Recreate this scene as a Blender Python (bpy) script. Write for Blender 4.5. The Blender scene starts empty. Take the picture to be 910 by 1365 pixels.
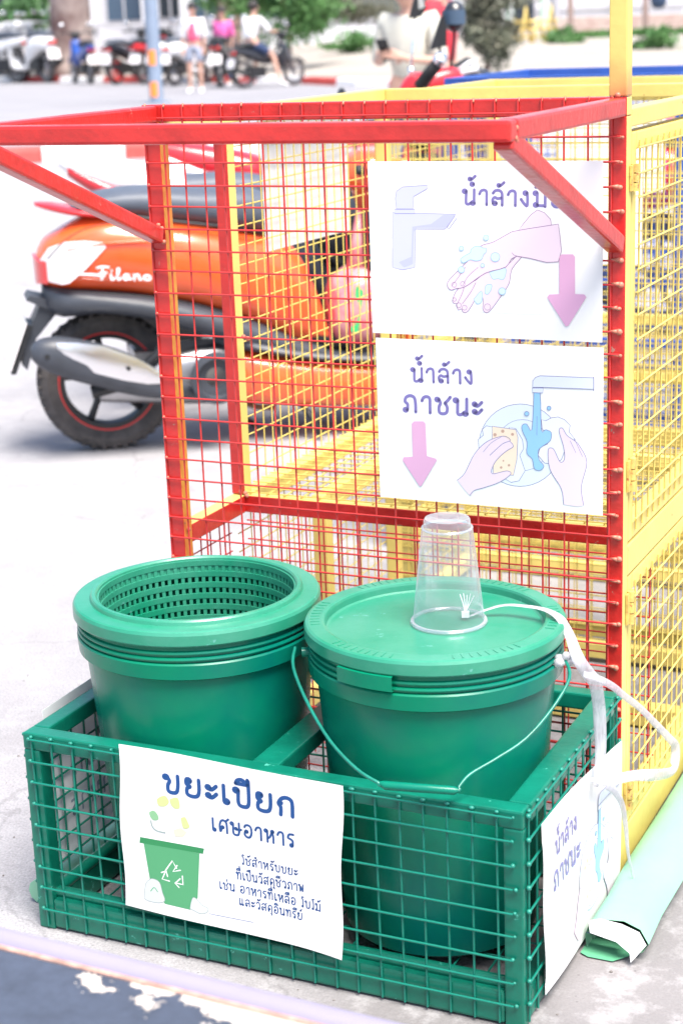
import bpy, bmesh, math, random
from mathutils import Vector, Matrix, Quaternion
from mathutils.geometry import tessellate_polygon
random.seed(7)
SC = bpy.context.scene
COL = SC.collection
V = Vector
R = math.radians

# ------------------------------------------------------------------ camera
cam = bpy.data.cameras.new('camera')
cam_o = bpy.data.objects.new('camera', cam)
COL.objects.link(cam_o)
SC.camera = cam_o
def look(yaw, pitch, roll, loc):
    fwd = V((math.sin(yaw)*math.cos(pitch), math.cos(yaw)*math.cos(pitch), -math.sin(pitch)))
    right = V((math.cos(yaw), -math.sin(yaw), 0))
    down = fwd.cross(right)
    r2 = right*math.cos(roll) + down*math.sin(roll)
    d2 = -right*math.sin(roll) + down*math.cos(roll)
    m = Matrix((( r2.x, -d2.x, -fwd.x, loc[0]), (r2.y, -d2.y, -fwd.y, loc[1]), (r2.z, -d2.z, -fwd.z, loc[2]), (0, 0, 0, 1)))
    return m
cam_o.matrix_world = look(-0.439825, 0.275083, 0.037260, (0, 0, 1.22))
cam.sensor_fit = 'VERTICAL'
cam.sensor_height = 36.0
cam.lens = 60.5007
cam.clip_start = 0.05
cam.clip_end = 2000
cam.dof.use_dof = True
cam.dof.focus_distance = 2.35
cam.dof.aperture_fstop = 6.4

# ------------------------------------------------------------------ light
SC.view_settings.view_transform = 'Standard'
SC.view_settings.look = 'None'
SC.view_settings.gamma = 1
SC.view_settings.exposure = 1.52
SUN_ELEV, SUN_AZ = R(64), R(125)       # azimuth from +Y, clockwise
world = bpy.data.worlds.new("World")
SC.world = world
world.use_nodes = True
wn = world.node_tree
sky = wn.nodes.new('ShaderNodeTexSky')
sky.sky_type = 'NISHITA'
sky.sun_disc = False
sky.sun_elevation = SUN_ELEV
sky.sun_rotation = SUN_AZ
sky.dust_density = 3.0
sky.air_density = 1.0
sky.ozone_density = 1.0
bg = wn.nodes['Background']
wn.links.new(sky.outputs[0], bg.inputs[0])
bg.inputs[1].default_value = 0.105
sun = bpy.data.lights.new('sun', 'SUN')
sun.energy = 2.9
sun.angle = R(32)
sun.color = (1.0, 0.95, 0.88)
sun_o = bpy.data.objects.new('sun', sun)
COL.objects.link(sun_o)
sd = V((math.sin(SUN_AZ)*math.cos(SUN_ELEV), math.cos(SUN_AZ)*math.cos(SUN_ELEV), math.sin(SUN_ELEV)))
sun_o.rotation_euler = (-sd).to_track_quat('-Z', 'Y').to_euler()
SC.cycles.max_bounces = 8
SC.cycles.transparent_max_bounces = 24
SC.cycles.use_denoising = True

# ------------------------------------------------------------------ materials
def mat(name, col, rough=0.5, metal=0.0, var=0.0, scale=20.0, bump=0.0, bscale=60.0, col2=None, chip=None, chipscale=40.0, chipth=0.72, spec=None, alpha=None, trans=0.0, coat=0.0, detail=4.0, ior=None, sss=0.0):
    """col mixed with col2 (or a darker/lighter self) by noise; chips of another colour above a threshold; noise bump"""
    m = bpy.data.materials.new(name)
    m.use_nodes = True
    nt = m.node_tree
    N, L = nt.nodes, nt.links
    p = N['Principled BSDF']
    p.inputs['Roughness'].default_value = rough
    p.inputs['Metallic'].default_value = metal
    p.inputs['Transmission Weight'].default_value = trans
    p.inputs['Coat Weight'].default_value = coat
    if ior: p.inputs['IOR'].default_value = ior
    if spec is not None: p.inputs['Specular IOR Level'].default_value = spec
    if alpha is not None: p.inputs['Alpha'].default_value = alpha
    tc = N.new('ShaderNodeTexCoord')
    c4 = (*col, 1)
    src = None
    if var > 0 or col2:
        n = N.new('ShaderNodeTexNoise')
        n.inputs['Scale'].default_value = scale
        n.inputs['Detail'].default_value = detail
        n.inputs['Roughness'].default_value = 0.65
        L.new(tc.outputs['Object'], n.inputs['Vector'])
        mr = N.new('ShaderNodeMapRange')
        mr.inputs['From Min'].default_value = 0.35
        mr.inputs['From Max'].default_value = 0.65
        L.new(n.outputs['Fac'], mr.inputs['Value'])
        mx = N.new('ShaderNodeMix')
        mx.data_type = 'RGBA'
        L.new(mr.outputs[0], mx.inputs['Factor'])
        mx.inputs['A'].default_value = c4
        b = col2 if col2 else tuple(min(1, c*(1-var)) for c in col)
        mx.inputs['B'].default_value = (*b, 1)
        src = mx.outputs['Result']
    if chip:
        n2 = N.new('ShaderNodeTexNoise')
        n2.inputs['Scale'].default_value = chipscale
        n2.inputs['Detail'].default_value = 5
        n2.inputs['Roughness'].default_value = 0.7
        L.new(tc.outputs['Object'], n2.inputs['Vector'])
        mr2 = N.new('ShaderNodeMapRange')
        mr2.inputs['From Min'].default_value = chipth
        mr2.inputs['From Max'].default_value = chipth+0.03
        L.new(n2.outputs['Fac'], mr2.inputs['Value'])
        mx2 = N.new('ShaderNodeMix')
        mx2.data_type = 'RGBA'
        L.new(mr2.outputs[0], mx2.inputs['Factor'])
        if src: L.new(src, mx2.inputs['A'])
        else: mx2.inputs['A'].default_value = c4
        mx2.inputs['B'].default_value = (*chip, 1)
        src = mx2.outputs['Result']
    if src: L.new(src, p.inputs['Base Color'])
    else: p.inputs['Base Color'].default_value = c4
    if bump > 0:
        n3 = N.new('ShaderNodeTexNoise')
        n3.inputs['Scale'].default_value = bscale
        n3.inputs['Detail'].default_value = 5
        L.new(tc.outputs['Object'], n3.inputs['Vector'])
        bp = N.new('ShaderNodeBump')
        bp.inputs['Strength'].default_value = bump
        bp.inputs['Distance'].default_value = 0.01
        L.new(n3.outputs['Fac'], bp.inputs['Height'])
        L.new(bp.outputs[0], p.inputs['Normal'])
    return m

M = {}
M['red'] = mat('red_paint', (0.60, 0.024, 0.020), 0.33, coat=0.25, var=0.28, scale=14, bump=0.12, bscale=90, chip=(0.42, 0.20, 0.15), chipscale=48, chipth=0.665)
M['redwire'] = mat('red_wire_paint', (0.62, 0.040, 0.040), 0.35, var=0.25, scale=30)
M['yellow'] = mat('yellow_paint', (0.74, 0.59, 0.17), 0.42, var=0.14, scale=9, bump=0.05, bscale=90, chip=(0.40, 0.20, 0.07), chipscale=45, chipth=0.67)
M['yellowwire'] = mat('yellow_wire_paint', (0.76, 0.59, 0.15), 0.4, var=0.3, scale=25)
M['orange_edge'] = mat('oversprayed_yellow_paint', (0.78, 0.40, 0.06), 0.42, col2=(0.70, 0.16, 0.03), scale=12)
M['blue'] = mat('blue_paint', (0.03, 0.10, 0.42), 0.4, var=0.2, scale=10)
M['green'] = mat('green_paint', (0.003, 0.160, 0.105), 0.30, var=0.25, scale=16, bump=0.06, bscale=80, chip=(0.07, 0.36, 0.28), chipscale=50, chipth=0.655)
M['greenwire'] = mat('green_wire_paint', (0.006, 0.19, 0.135), 0.30, var=0.3, scale=40)
M['greenplastic'] = mat('green_plastic', (0.001, 0.190, 0.100), 0.27, spec=.35, col2=(0.001, 0.125, 0.105), scale=3.0, detail=6, bump=0.05, bscale=30, chip=(0.25, 0.50, 0.42), chipscale=120, chipth=0.745)
M['greenlid'] = mat('dusty_green_plastic', (0.005, 0.210, 0.115), 0.28, col2=(0.045, 0.25, 0.165), scale=7, detail=8, bump=0.04, bscale=40, chip=(0.10, 0.33, 0.27), chipscale=22, chipth=0.665)
M['paper'] = mat('laminated_white_paper', (0.84, 0.83, 0.83), 0.32, var=0.03, scale=5, coat=0.3)
M['paperback'] = mat('paper_back', (0.72, 0.70, 0.68), 0.5, var=0.06, scale=8)
M['strap'] = mat('white_plastic_ribbon', (0.85, 0.85, 0.87), 0.35, var=0.06, scale=60, bump=0.15, bscale=150)
M['weld'] = mat('weld_bead', (0.62, 0.20, 0.13), 0.45, var=0.4, scale=80)
M['weldy'] = mat('weld_bead_yellow', (0.72, 0.50, 0.14), 0.45, var=0.4, scale=80, chip=(0.35, 0.12, 0.05), chipscale=120, chipth=0.6)
M['weldg'] = mat('weld_bead_green', (0.015, 0.23, 0.17), 0.4, var=0.3, scale=80)
M['black'] = mat('black_plastic', (0.018, 0.019, 0.022), 0.45, var=0.3, scale=20)
M['darkgrey'] = mat('dark_grey_plastic', (0.055, 0.062, 0.078), 0.42, var=0.3, scale=8)
M['seat'] = mat('grey_seat_vinyl', (0.085, 0.10, 0.13), 0.5, var=0.2, scale=9, bump=0.05, bscale=200)
M['tyre'] = mat('tyre_rubber', (0.035, 0.033, 0.034), 0.8, col2=(0.09, 0.08, 0.078), scale=12, bump=0.3, bscale=90)
M['rubber'] = mat('black_rubber', (0.02, 0.02, 0.021), 0.7)
M['orange'] = mat('orange_bodywork', (0.80, 0.090, 0.018), 0.22, col2=(0.82, 0.13, 0.035), scale=2.5, coat=0.6)
M['chrome'] = mat('chrome', (0.88, 0.88, 0.90), 0.24, metal=1.0)
M['steel'] = mat('dull_steel', (0.45, 0.45, 0.47), 0.4, metal=1.0, var=0.3, scale=15)
M['rust'] = mat('rusty_steel', (0.20, 0.09, 0.05), 0.8, var=0.4, scale=30)
M['redstripe'] = mat('red_rim_stripe', (0.55, 0.03, 0.03), 0.4)
M['lens'] = mat('clear_lamp_lens', (0.80, 0.76, 0.76), 0.12, coat=0.8)
M['redlens'] = mat('red_lamp_lens', (0.65, 0.02, 0.02), 0.12, coat=0.8)
M['white'] = mat('white_bodywork', (0.78, 0.78, 0.79), 0.3, coat=0.4)
M['bluebody'] = mat('blue_bodywork', (0.02, 0.07, 0.32), 0.3, coat=0.4)
M['redbody'] = mat('red_bodywork', (0.55, 0.02, 0.03), 0.28, coat=0.4)
M['blackbody'] = mat('black_bodywork', (0.02, 0.022, 0.03), 0.28, coat=0.4)
M['whitetube'] = mat('white_tube_paint', (0.265, 0.245, 0.345), 0.38, var=0.05, scale=12, bump=0.03, chip=(0.5, 0.42, 0.4), chipscale=60, chipth=0.72)
M['mint'] = mat('mint_vinyl', (0.22, 0.47, 0.32), 0.45, var=0.08, scale=10, bump=0.05, bscale=25)
M['mintdark'] = mat('green_vinyl_inner', (0.10, 0.36, 0.2), 0.5, var=0.12, scale=12)
M['vinylwhite'] = mat('white_vinyl', (0.62, 0.63, 0.64), 0.45, var=0.05, scale=10)
M['navy'] = mat('navy_print', (0.03, 0.06, 0.12), 0.5)
M['bluestripe'] = mat('blue_stripe', (0.06, 0.16, 0.55), 0.5)
M['concrete_grey'] = mat('kerb_concrete', (0.5, 0.48, 0.46), 0.9, var=0.2, scale=5)
M['kerbred'] = mat('red_kerb_paint', (0.55, 0.07, 0.06), 0.7, var=0.25, scale=5, chip=(0.5, 0.4, 0.36), chipscale=9, chipth=0.68)
M['kerbwhite'] = mat('white_kerb_paint', (0.76, 0.75, 0.75), 0.7, var=0.1, scale=5)
M['poleblue'] = mat('grey_blue_pole_paint', (0.24, 0.30, 0.40), 0.5, var=0.15, scale=3)
M['reflector'] = mat('orange_reflector', (0.90, 0.27, 0.05), 0.4)
M['bark'] = mat('bark', (0.13, 0.075, 0.07), 0.9, col2=(0.40, 0.33, 0.30), scale=.9, bump=0.8, bscale=9)
M['bark2'] = mat('brown_bark', (0.20, 0.12, 0.10), 0.9, col2=(0.34, 0.24, 0.2), scale=3, bump=0.6, bscale=9)
M['leaf'] = mat('leaf_green', (0.060, 0.17, 0.045), 0.55, col2=(0.12, 0.26, 0.08), scale=2.2)
M['leafdark'] = mat('leaf_dark', (0.035, 0.11, 0.035), 0.55, col2=(0.09, 0.20, 0.06), scale=2.2)
M['leafgrey'] = mat('leaf_olive', (0.10, 0.12, 0.075), 0.6, col2=(0.19, 0.18, 0.13), scale=3)
M['leafdry'] = mat('dry_leaf', (0.45, 0.38, 0.16), 0.6, col2=(0.30, 0.3, 0.14), scale=3)
M['wallwhite'] = mat('white_render', (0.62, 0.62, 0.66), 0.8, var=0.12, scale=0.6)
M['wallgrey'] = mat('grey_render', (0.42, 0.42, 0.46), 0.8, var=0.15, scale=0.6)
M['brick'] = mat('pale_brick', (0.42, 0.30, 0.27), 0.9, col2=(0.5, 0.42, 0.38), scale=3)
M['dark'] = mat('dark_opening', (0.02, 0.028, 0.04), 0.3)
M['glass'] = mat('window_glass', (0.06, 0.10, 0.16), 0.1, coat=0.5)
M['skin'] = mat('skin', (0.56, 0.33, 0.25), 0.5, var=0.06, scale=12)
M['hair'] = mat('dark_hair', (0.02, 0.015, 0.015), 0.5)
M['pinkcloth'] = mat('pink_cloth', (0.75, 0.10, 0.20), 0.8, var=0.15, scale=8)
M['hotpink'] = mat('bright_pink_cloth', (0.78, 0.14, 0.42), 0.8, var=0.15, scale=8)
M['whitecloth'] = mat('white_cloth', (0.80, 0.79, 0.80), 0.85, var=0.06, scale=8)
M['creamcloth'] = mat('cream_cloth', (0.60, 0.58, 0.50), 0.85, var=0.10, scale=7)
M['greycloth'] = mat('grey_cloth', (0.30, 0.33, 0.42), 0.85, var=0.1, scale=8)
M['navycloth'] = mat('navy_cloth', (0.03, 0.05, 0.12), 0.85)
M['khaki'] = mat('khaki_cloth', (0.42, 0.38, 0.30), 0.85)
M['redcloth'] = mat('red_cloth', (0.68, 0.03, 0.05), 0.8, var=0.2, scale=8)
M['sandplay'] = mat('yellow_play_paint', (0.75, 0.58, 0.18), 0.5)
M['greenpost'] = mat('pale_green_post', (0.45, 0.62, 0.52), 0.6)
M['whiteprint'] = mat('white_emblem', (0.85, 0.85, 0.86), 0.3)
M['brown'] = mat('brown_post', (0.28, 0.2, 0.18), 0.8)
M['bagpink'] = mat('pink_plastic_bag', (0.70, 0.13, 0.17), 0.35, col2=(0.74, 0.36, 0.36), scale=16, bump=0.4, bscale=25, coat=0.4)
M['baggreen'] = mat('green_bag_print', (0.05, 0.50, 0.16), 0.4)
M['phone'] = mat('phone_black', (0.01, 0.01, 0.012), 0.15)

# tall post: yellow paint with the red overspray just above the welded arm
def post_mat():
    m = M['yellow'].copy(); m.name = 'yellow_paint_with_red_overspray'
    N, L = m.node_tree.nodes, m.node_tree.links
    p = N['Principled BSDF']
    old = p.inputs['Base Color'].links[0].from_socket
    tc = N.new('ShaderNodeTexCoord'); sx = N.new('ShaderNodeSeparateXYZ'); L.new(tc.outputs['Object'], sx.inputs[0])
    no = N.new('ShaderNodeTexNoise'); no.inputs['Scale'].default_value = 30; L.new(tc.outputs['Object'], no.inputs['Vector'])
    ad = N.new('ShaderNodeMath'); ad.operation = 'MULTIPLY_ADD'; L.new(no.outputs['Fac'], ad.inputs[0]); ad.inputs[1].default_value = 0.03; L.new(sx.outputs['Z'], ad.inputs[2])
    mr = N.new('ShaderNodeMapRange'); mr.inputs['From Min'].default_value = 1.125; mr.inputs['From Max'].default_value = 1.185
    mr.inputs['To Min'].default_value = 0.85; mr.inputs['To Max'].default_value = 0.0
    L.new(ad.outputs[0], mr.inputs['Value'])
    mx = N.new('ShaderNodeMix'); mx.data_type = 'RGBA'; L.new(mr.outputs[0], mx.inputs['Factor']); L.new(old, mx.inputs['A']); mx.inputs['B'].default_value = (0.42, 0.10, 0.05, 1)
    L.new(mx.outputs['Result'], p.inputs['Base Color'])
    return m
M['postspray'] = post_mat()

# clear cup: thin clear plastic
def clear_mat():
    m = bpy.data.materials.new('clear_plastic'); m.use_nodes = True
    N, L = m.node_tree.nodes, m.node_tree.links
    out = N['Material Output']; N.remove(N['Principled BSDF'])
    tr = N.new('ShaderNodeBsdfTransparent'); tr.inputs[0].default_value = (0.95, 0.95, 0.96, 1)
    gl = N.new('ShaderNodeBsdfGlossy'); gl.inputs['Roughness'].default_value = 0.12; gl.inputs[0].default_value = (0.95, 0.95, 0.97, 1)
    df = N.new('ShaderNodeBsdfTranslucent'); df.inputs[0].default_value = (0.85, 0.86, 0.9, 1)
    dd = N.new('ShaderNodeBsdfDiffuse'); dd.inputs[0].default_value = (0.85, 0.86, 0.9, 1)
    a0 = N.new('ShaderNodeMixShader'); a0.inputs[0].default_value = 0.5; L.new(df.outputs[0], a0.inputs[1]); L.new(dd.outputs[0], a0.inputs[2])
    lw = N.new('ShaderNodeLayerWeight'); lw.inputs[0].default_value = 0.35
    a = N.new('ShaderNodeMixShader'); a.inputs[0].default_value = 0.5; L.new(gl.outputs[0], a.inputs[1]); L.new(a0.outputs[0], a.inputs[2])
    mp = N.new('ShaderNodeMapRange'); mp.inputs['To Min'].default_value = 0.17; mp.inputs['To Max'].default_value = 0.75; L.new(lw.outputs['Facing'], mp.inputs['Value'])
    b = N.new('ShaderNodeMixShader'); L.new(mp.outputs[0], b.inputs[0]); L.new(tr.outputs[0], b.inputs[1]); L.new(a.outputs[0], b.inputs[2])
    L.new(b.outputs[0], out.inputs[0])
    return m
M['clear'] = clear_mat()
def ribbon_mat():
    m = bpy.data.materials.new('translucent_plastic_ribbon'); m.use_nodes = True
    N, L = m.node_tree.nodes, m.node_tree.links
    out = N['Material Output']; p = N['Principled BSDF']
    p.inputs['Base Color'].default_value = (0.62, 0.62, 0.66, 1); p.inputs['Roughness'].default_value = 0.3
    tc = N.new('ShaderNodeTexCoord'); mp_ = N.new('ShaderNodeMapping'); mp_.inputs['Scale'].default_value = (300, 300, 25)
    L.new(tc.outputs['Object'], mp_.inputs[0]); no = N.new('ShaderNodeTexNoise'); no.inputs['Scale'].default_value = 1; L.new(mp_.outputs[0], no.inputs['Vector'])
    bp = N.new('ShaderNodeBump'); bp.inputs['Strength'].default_value = 0.4; bp.inputs['Distance'].default_value = 0.003; L.new(no.outputs['Fac'], bp.inputs['Height']); L.new(bp.outputs[0], p.inputs['Normal'])
    tr = N.new('ShaderNodeBsdfTransparent')
    mr = N.new('ShaderNodeMapRange'); mr.inputs['To Min'].default_value = 0.38; mr.inputs['To Max'].default_value = 0.80; L.new(no.outputs['Fac'], mr.inputs['Value'])
    mx = N.new('ShaderNodeMixShader'); L.new(mr.outputs[0], mx.inputs[0]); L.new(tr.outputs[0], mx.inputs[1]); L.new(p.outputs[0], mx.inputs[2]); L.new(mx.outputs[0], out.inputs[0])
    return m
M['ribbon'] = ribbon_mat()

def ground_mat(name, c1, c2, c3, s1, s2, cracks=False):
    m = bpy.data.materials.new(name); m.use_nodes = True
    N, L = m.node_tree.nodes, m.node_tree.links
    p = N['Principled BSDF']; p.inputs['Roughness'].default_value = 0.9
    tc = N.new('ShaderNodeTexCoord')
    def noise(s, d=6, r=0.6):
        n = N.new('ShaderNodeTexNoise'); n.inputs['Scale'].default_value = s; n.inputs['Detail'].default_value = d; n.inputs['Roughness'].default_value = r
        L.new(tc.outputs['Object'], n.inputs['Vector']); return n
    def ramp(n, lo, hi):
        r = N.new('ShaderNodeMapRange'); r.inputs['From Min'].default_value = lo; r.inputs['From Max'].default_value = hi; L.new(n.outputs['Fac'], r.inputs['Value']); return r
    a = ramp(noise(s1, 8, 0.7), 0.42, 0.62); b = ramp(noise(s2, 8, 0.75), 0.5, 0.68); g = ramp(noise(260, 2), 0.3, 0.7)
    m1 = N.new('ShaderNodeMix'); m1.data_type = 'RGBA'; L.new(a.outputs[0], m1.inputs['Factor']); m1.inputs['A'].default_value = (*c1, 1); m1.inputs['B'].default_value = (*c2, 1)
    m2 = N.new('ShaderNodeMix'); m2.data_type = 'RGBA'; L.new(b.outputs[0], m2.inputs['Factor']); L.new(m1.outputs['Result'], m2.inputs['A']); m2.inputs['B'].default_value = (*c3, 1)
    m3 = N.new('ShaderNodeMix'); m3.data_type = 'RGBA'; m3.blend_type = 'MULTIPLY'; m3.inputs['Factor'].default_value = 0.35; L.new(m2.outputs['Result'], m3.inputs['A'])
    cr = N.new('ShaderNodeCombineColor'); [L.new(g.outputs[0], cr.inputs[i]) for i in range(3)]; L.new(cr.outputs[0], m3.inputs['B'])
    res = m3.outputs['Result']
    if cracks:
        # colour mixes to a stained grey towards the right, its edge broken by noise
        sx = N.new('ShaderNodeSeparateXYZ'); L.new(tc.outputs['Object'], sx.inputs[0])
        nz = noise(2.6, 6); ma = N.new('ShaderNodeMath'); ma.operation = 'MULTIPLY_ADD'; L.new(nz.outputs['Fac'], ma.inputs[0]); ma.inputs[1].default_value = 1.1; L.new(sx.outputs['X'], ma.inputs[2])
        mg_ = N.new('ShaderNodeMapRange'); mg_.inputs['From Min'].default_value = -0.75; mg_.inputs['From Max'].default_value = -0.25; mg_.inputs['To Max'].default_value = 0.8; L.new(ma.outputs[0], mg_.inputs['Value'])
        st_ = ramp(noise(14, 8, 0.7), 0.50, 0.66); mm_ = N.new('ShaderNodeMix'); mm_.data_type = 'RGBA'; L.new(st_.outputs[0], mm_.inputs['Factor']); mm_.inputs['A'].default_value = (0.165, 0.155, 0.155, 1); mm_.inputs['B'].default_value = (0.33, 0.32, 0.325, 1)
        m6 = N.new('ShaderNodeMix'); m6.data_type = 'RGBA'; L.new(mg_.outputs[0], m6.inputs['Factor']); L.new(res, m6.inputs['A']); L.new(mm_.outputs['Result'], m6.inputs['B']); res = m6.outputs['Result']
        vo = N.new('ShaderNodeTexVoronoi'); vo.feature = 'DISTANCE_TO_EDGE'; vo.inputs['Scale'].default_value = 0.9
        wn_ = noise(3.0, 6); vm = N.new('ShaderNodeVectorMath'); vm.operation = 'MULTIPLY_ADD'; L.new(wn_.outputs['Color'], vm.inputs[0]); vm.inputs[1].default_value = (.35, .35, .35); L.new(tc.outputs['Object'], vm.inputs[2]); L.new(vm.outputs[0], vo.inputs['Vector'])
        cr_ = N.new('ShaderNodeMapRange'); cr_.inputs['From Min'].default_value = 0.0; cr_.inputs['From Max'].default_value = 0.006; cr_.inputs['To Min'].default_value = 0.78; cr_.inputs['To Max'].default_value = 1.0; L.new(vo.outputs['Distance'], cr_.inputs['Value'])
        gr_ = N.new('ShaderNodeTexVoronoi'); gr_.inputs['Scale'].default_value = 38; L.new(tc.outputs['Object'], gr_.inputs['Vector'])
        g2 = N.new('ShaderNodeMapRange'); g2.inputs['From Min'].default_value = 0.03; g2.inputs['From Max'].default_value = 0.10; g2.inputs['To Min'].default_value = 0.6; g2.inputs['To Max'].default_value = 1.0; L.new(gr_.outputs['Distance'], g2.inputs['Value'])
        mu = N.new('ShaderNodeMath'); mu.operation = 'MULTIPLY'; L.new(cr_.outputs[0], mu.inputs[0]); L.new(g2.outputs[0], mu.inputs[1])
        m4 = N.new('ShaderNodeMix'); m4.data_type = 'RGBA'; m4.blend_type = 'MULTIPLY'; m4.inputs['Factor'].default_value = 1.0; L.new(res, m4.inputs['A'])
        c5 = N.new('ShaderNodeCombineColor'); [L.new(mu.outputs[0], c5.inputs[i]) for i in range(3)]; L.new(c5.outputs[0], m4.inputs['B']); res = m4.outputs['Result']
    L.new(res, p.inputs['Base Color'])
    bp = N.new('ShaderNodeBump'); bp.inputs['Strength'].default_value = 0.5; bp.inputs['Distance'].default_value = 0.004; L.new(noise(90, 6).outputs['Fac'], bp.inputs['Height']); L.new(bp.outputs[0], p.inputs['Normal'])
    return m
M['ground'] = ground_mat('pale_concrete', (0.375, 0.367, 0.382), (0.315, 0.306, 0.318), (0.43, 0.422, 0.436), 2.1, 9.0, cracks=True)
M['road'] = ground_mat('pale_asphalt', (0.30, 0.295, 0.315), (0.27, 0.265, 0.285), (0.33, 0.325, 0.345), 0.35, 1.5)
M['sand'] = ground_mat('pale_sand', (0.40, 0.365, 0.32), (0.35, 0.31, 0.27), (0.43, 0.39, 0.35), 0.4, 2.0)

def table_mat():
    m = bpy.data.materials.new('peeling_blue_paint'); m.use_nodes = True
    N, L = m.node_tree.nodes, m.node_tree.links
    p = N['Principled BSDF']; p.inputs['Roughness'].default_value = 0.75
    tc = N.new('ShaderNodeTexCoord')
    sx = N.new('ShaderNodeSeparateXYZ'); L.new(tc.outputs['Object'], sx.inputs[0])
    n = N.new('ShaderNodeTexNoise'); n.inputs['Scale'].default_value = 17; n.inputs['Detail'].default_value = 8; n.inputs['Roughness'].default_value = 0.62; L.new(tc.outputs['Object'], n.inputs['Vector'])
    ad = N.new('ShaderNodeMath'); ad.operation = 'MULTIPLY_ADD'; L.new(sx.outputs['X'], ad.inputs[0]); ad.inputs[1].default_value = 1.2; L.new(n.outputs['Fac'], ad.inputs[2])
    # wear also gathers along the tube edge
    ay = N.new('ShaderNodeMath'); ay.operation = 'MULTIPLY_ADD'; L.new(sx.outputs['Y'], ay.inputs[0]); ay.inputs[1].default_value = 1.2; L.new(ad.outputs[0], ay.inputs[2])
    mr = N.new('ShaderNodeMapRange'); mr.inputs['From Min'].default_value = 0.735; mr.inputs['From Max'].default_value = 0.75; L.new(ay.outputs[0], mr.inputs['Value'])
    mx = N.new('ShaderNodeMix'); mx.data_type = 'RGBA'; L.new(mr.outputs[0], mx.inputs['Factor']); mx.inputs['A'].default_value = (0.045, 0.058, 0.088, 1); mx.inputs['B'].default_value = (0.55, 0.49, 0.43, 1)
    n2 = N.new('ShaderNodeTexNoise'); n2.inputs['Scale'].default_value = 30; n2.inputs['Detail'].default_value = 9; n2.inputs['Roughness'].default_value = 0.8; L.new(tc.outputs['Object'], n2.inputs['Vector'])
    m2 = N.new('ShaderNodeMix'); m2.data_type = 'RGBA'; m2.blend_type = 'OVERLAY'; m2.inputs['Factor'].default_value = 0.8; L.new(mx.outputs['Result'], m2.inputs['A']); L.new(n2.outputs['Fac'], m2.inputs['B'])
    L.new(m2.outputs['Result'], p.inputs['Base Color'])
    bp = N.new('ShaderNodeBump'); bp.inputs['Strength'].default_value = 0.6; bp.inputs['Distance'].default_value = 0.002; bp.invert = True; L.new(mr.outputs[0], bp.inputs['Height']); L.new(bp.outputs[0], p.inputs['Normal'])
    return m
M['tableboard'] = table_mat()

def thin_paper(name, col):
    m = bpy.data.materials.new(name); m.use_nodes = True
    N, L = m.node_tree.nodes, m.node_tree.links
    p = N['Principled BSDF']; p.inputs['Base Color'].default_value = (*col, 1); p.inputs['Roughness'].default_value = 0.4
    t = N.new('ShaderNodeBsdfTranslucent'); t.inputs[0].default_value = (*col, 1)
    mx = N.new('ShaderNodeMixShader'); mx.inputs[0].default_value = 0.22
    L.new(p.outputs[0], mx.inputs[1]); L.new(t.outputs[0], mx.inputs[2]); L.new(mx.outputs[0], N['Material Output'].inputs[0])
    return m
M['thinpaper'] = thin_paper('thin_laminated_paper', (0.84, 0.83, 0.85))
INK = {'spray': (0.60, 0.66, 0.76), 'tap': (0.44, 0.46, 0.74), 'tapdark': (0.34, 0.36, 0.66), 'tapline': (0.25, 0.24, 0.45), 'white': (0.72, 0.73, 0.77), 'skin': (0.72, 0.55, 0.66),
       'handline': (0.24, 0.13, 0.28), 'foam': (0.40, 0.62, 0.76), 'foamline': (0.28, 0.48, 0.66), 'pink': (0.64, 0.31, 0.52), 'lilac': (0.19, 0.16, 0.40), 'plate': (0.56, 0.64, 0.76),
       'plateline': (0.17, 0.17, 0.36), 'sponge': (0.82, 0.60, 0.42), 'spongedot': (0.50, 0.32, 0.25), 'water': (0.20, 0.48, 0.74), 'tappale': (0.56, 0.62, 0.78),
       'bin': (0.035, 0.30, 0.11), 'bindark': (0.025, 0.23, 0.08), 'whiteline': (0.8, 0.82, 0.8), 'bag': (0.52, 0.57, 0.57), 'bagline': (0.28, 0.36, 0.34), 'binline': (0.06, 0.4, 0.16),
       'darkblue': (0.010, 0.07, 0.24), 'lime': (0.50, 0.56, 0.16), 'leaf': (0.16, 0.42, 0.18), 'breadpale': (0.62, 0.60, 0.38)}
INKM = {}
def ink(name, fade=0.0):
    k = (name, fade)
    if k not in INKM:
        c = INK[name]
        q = fade+(1-fade)*({'skin': .22, 'tap': .30, 'tapdark': .25, 'foam': .35, 'spray': .55, 'plate': .40, 'tappale': .35, 'pink': .10, 'lilac': .0, 'sponge': .25, 'handline': .0, 'lime': .15, 'leaf': .1, 'bag': .2, 'breadpale': .2, 'water': .12, 'bin': .05}.get(name, 0))
        c = tuple(a*(1-q)+0.83*q for a in c)
        INKM[k] = mat('print_'+name, c, 0.35)
    return INKM[k]
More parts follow.
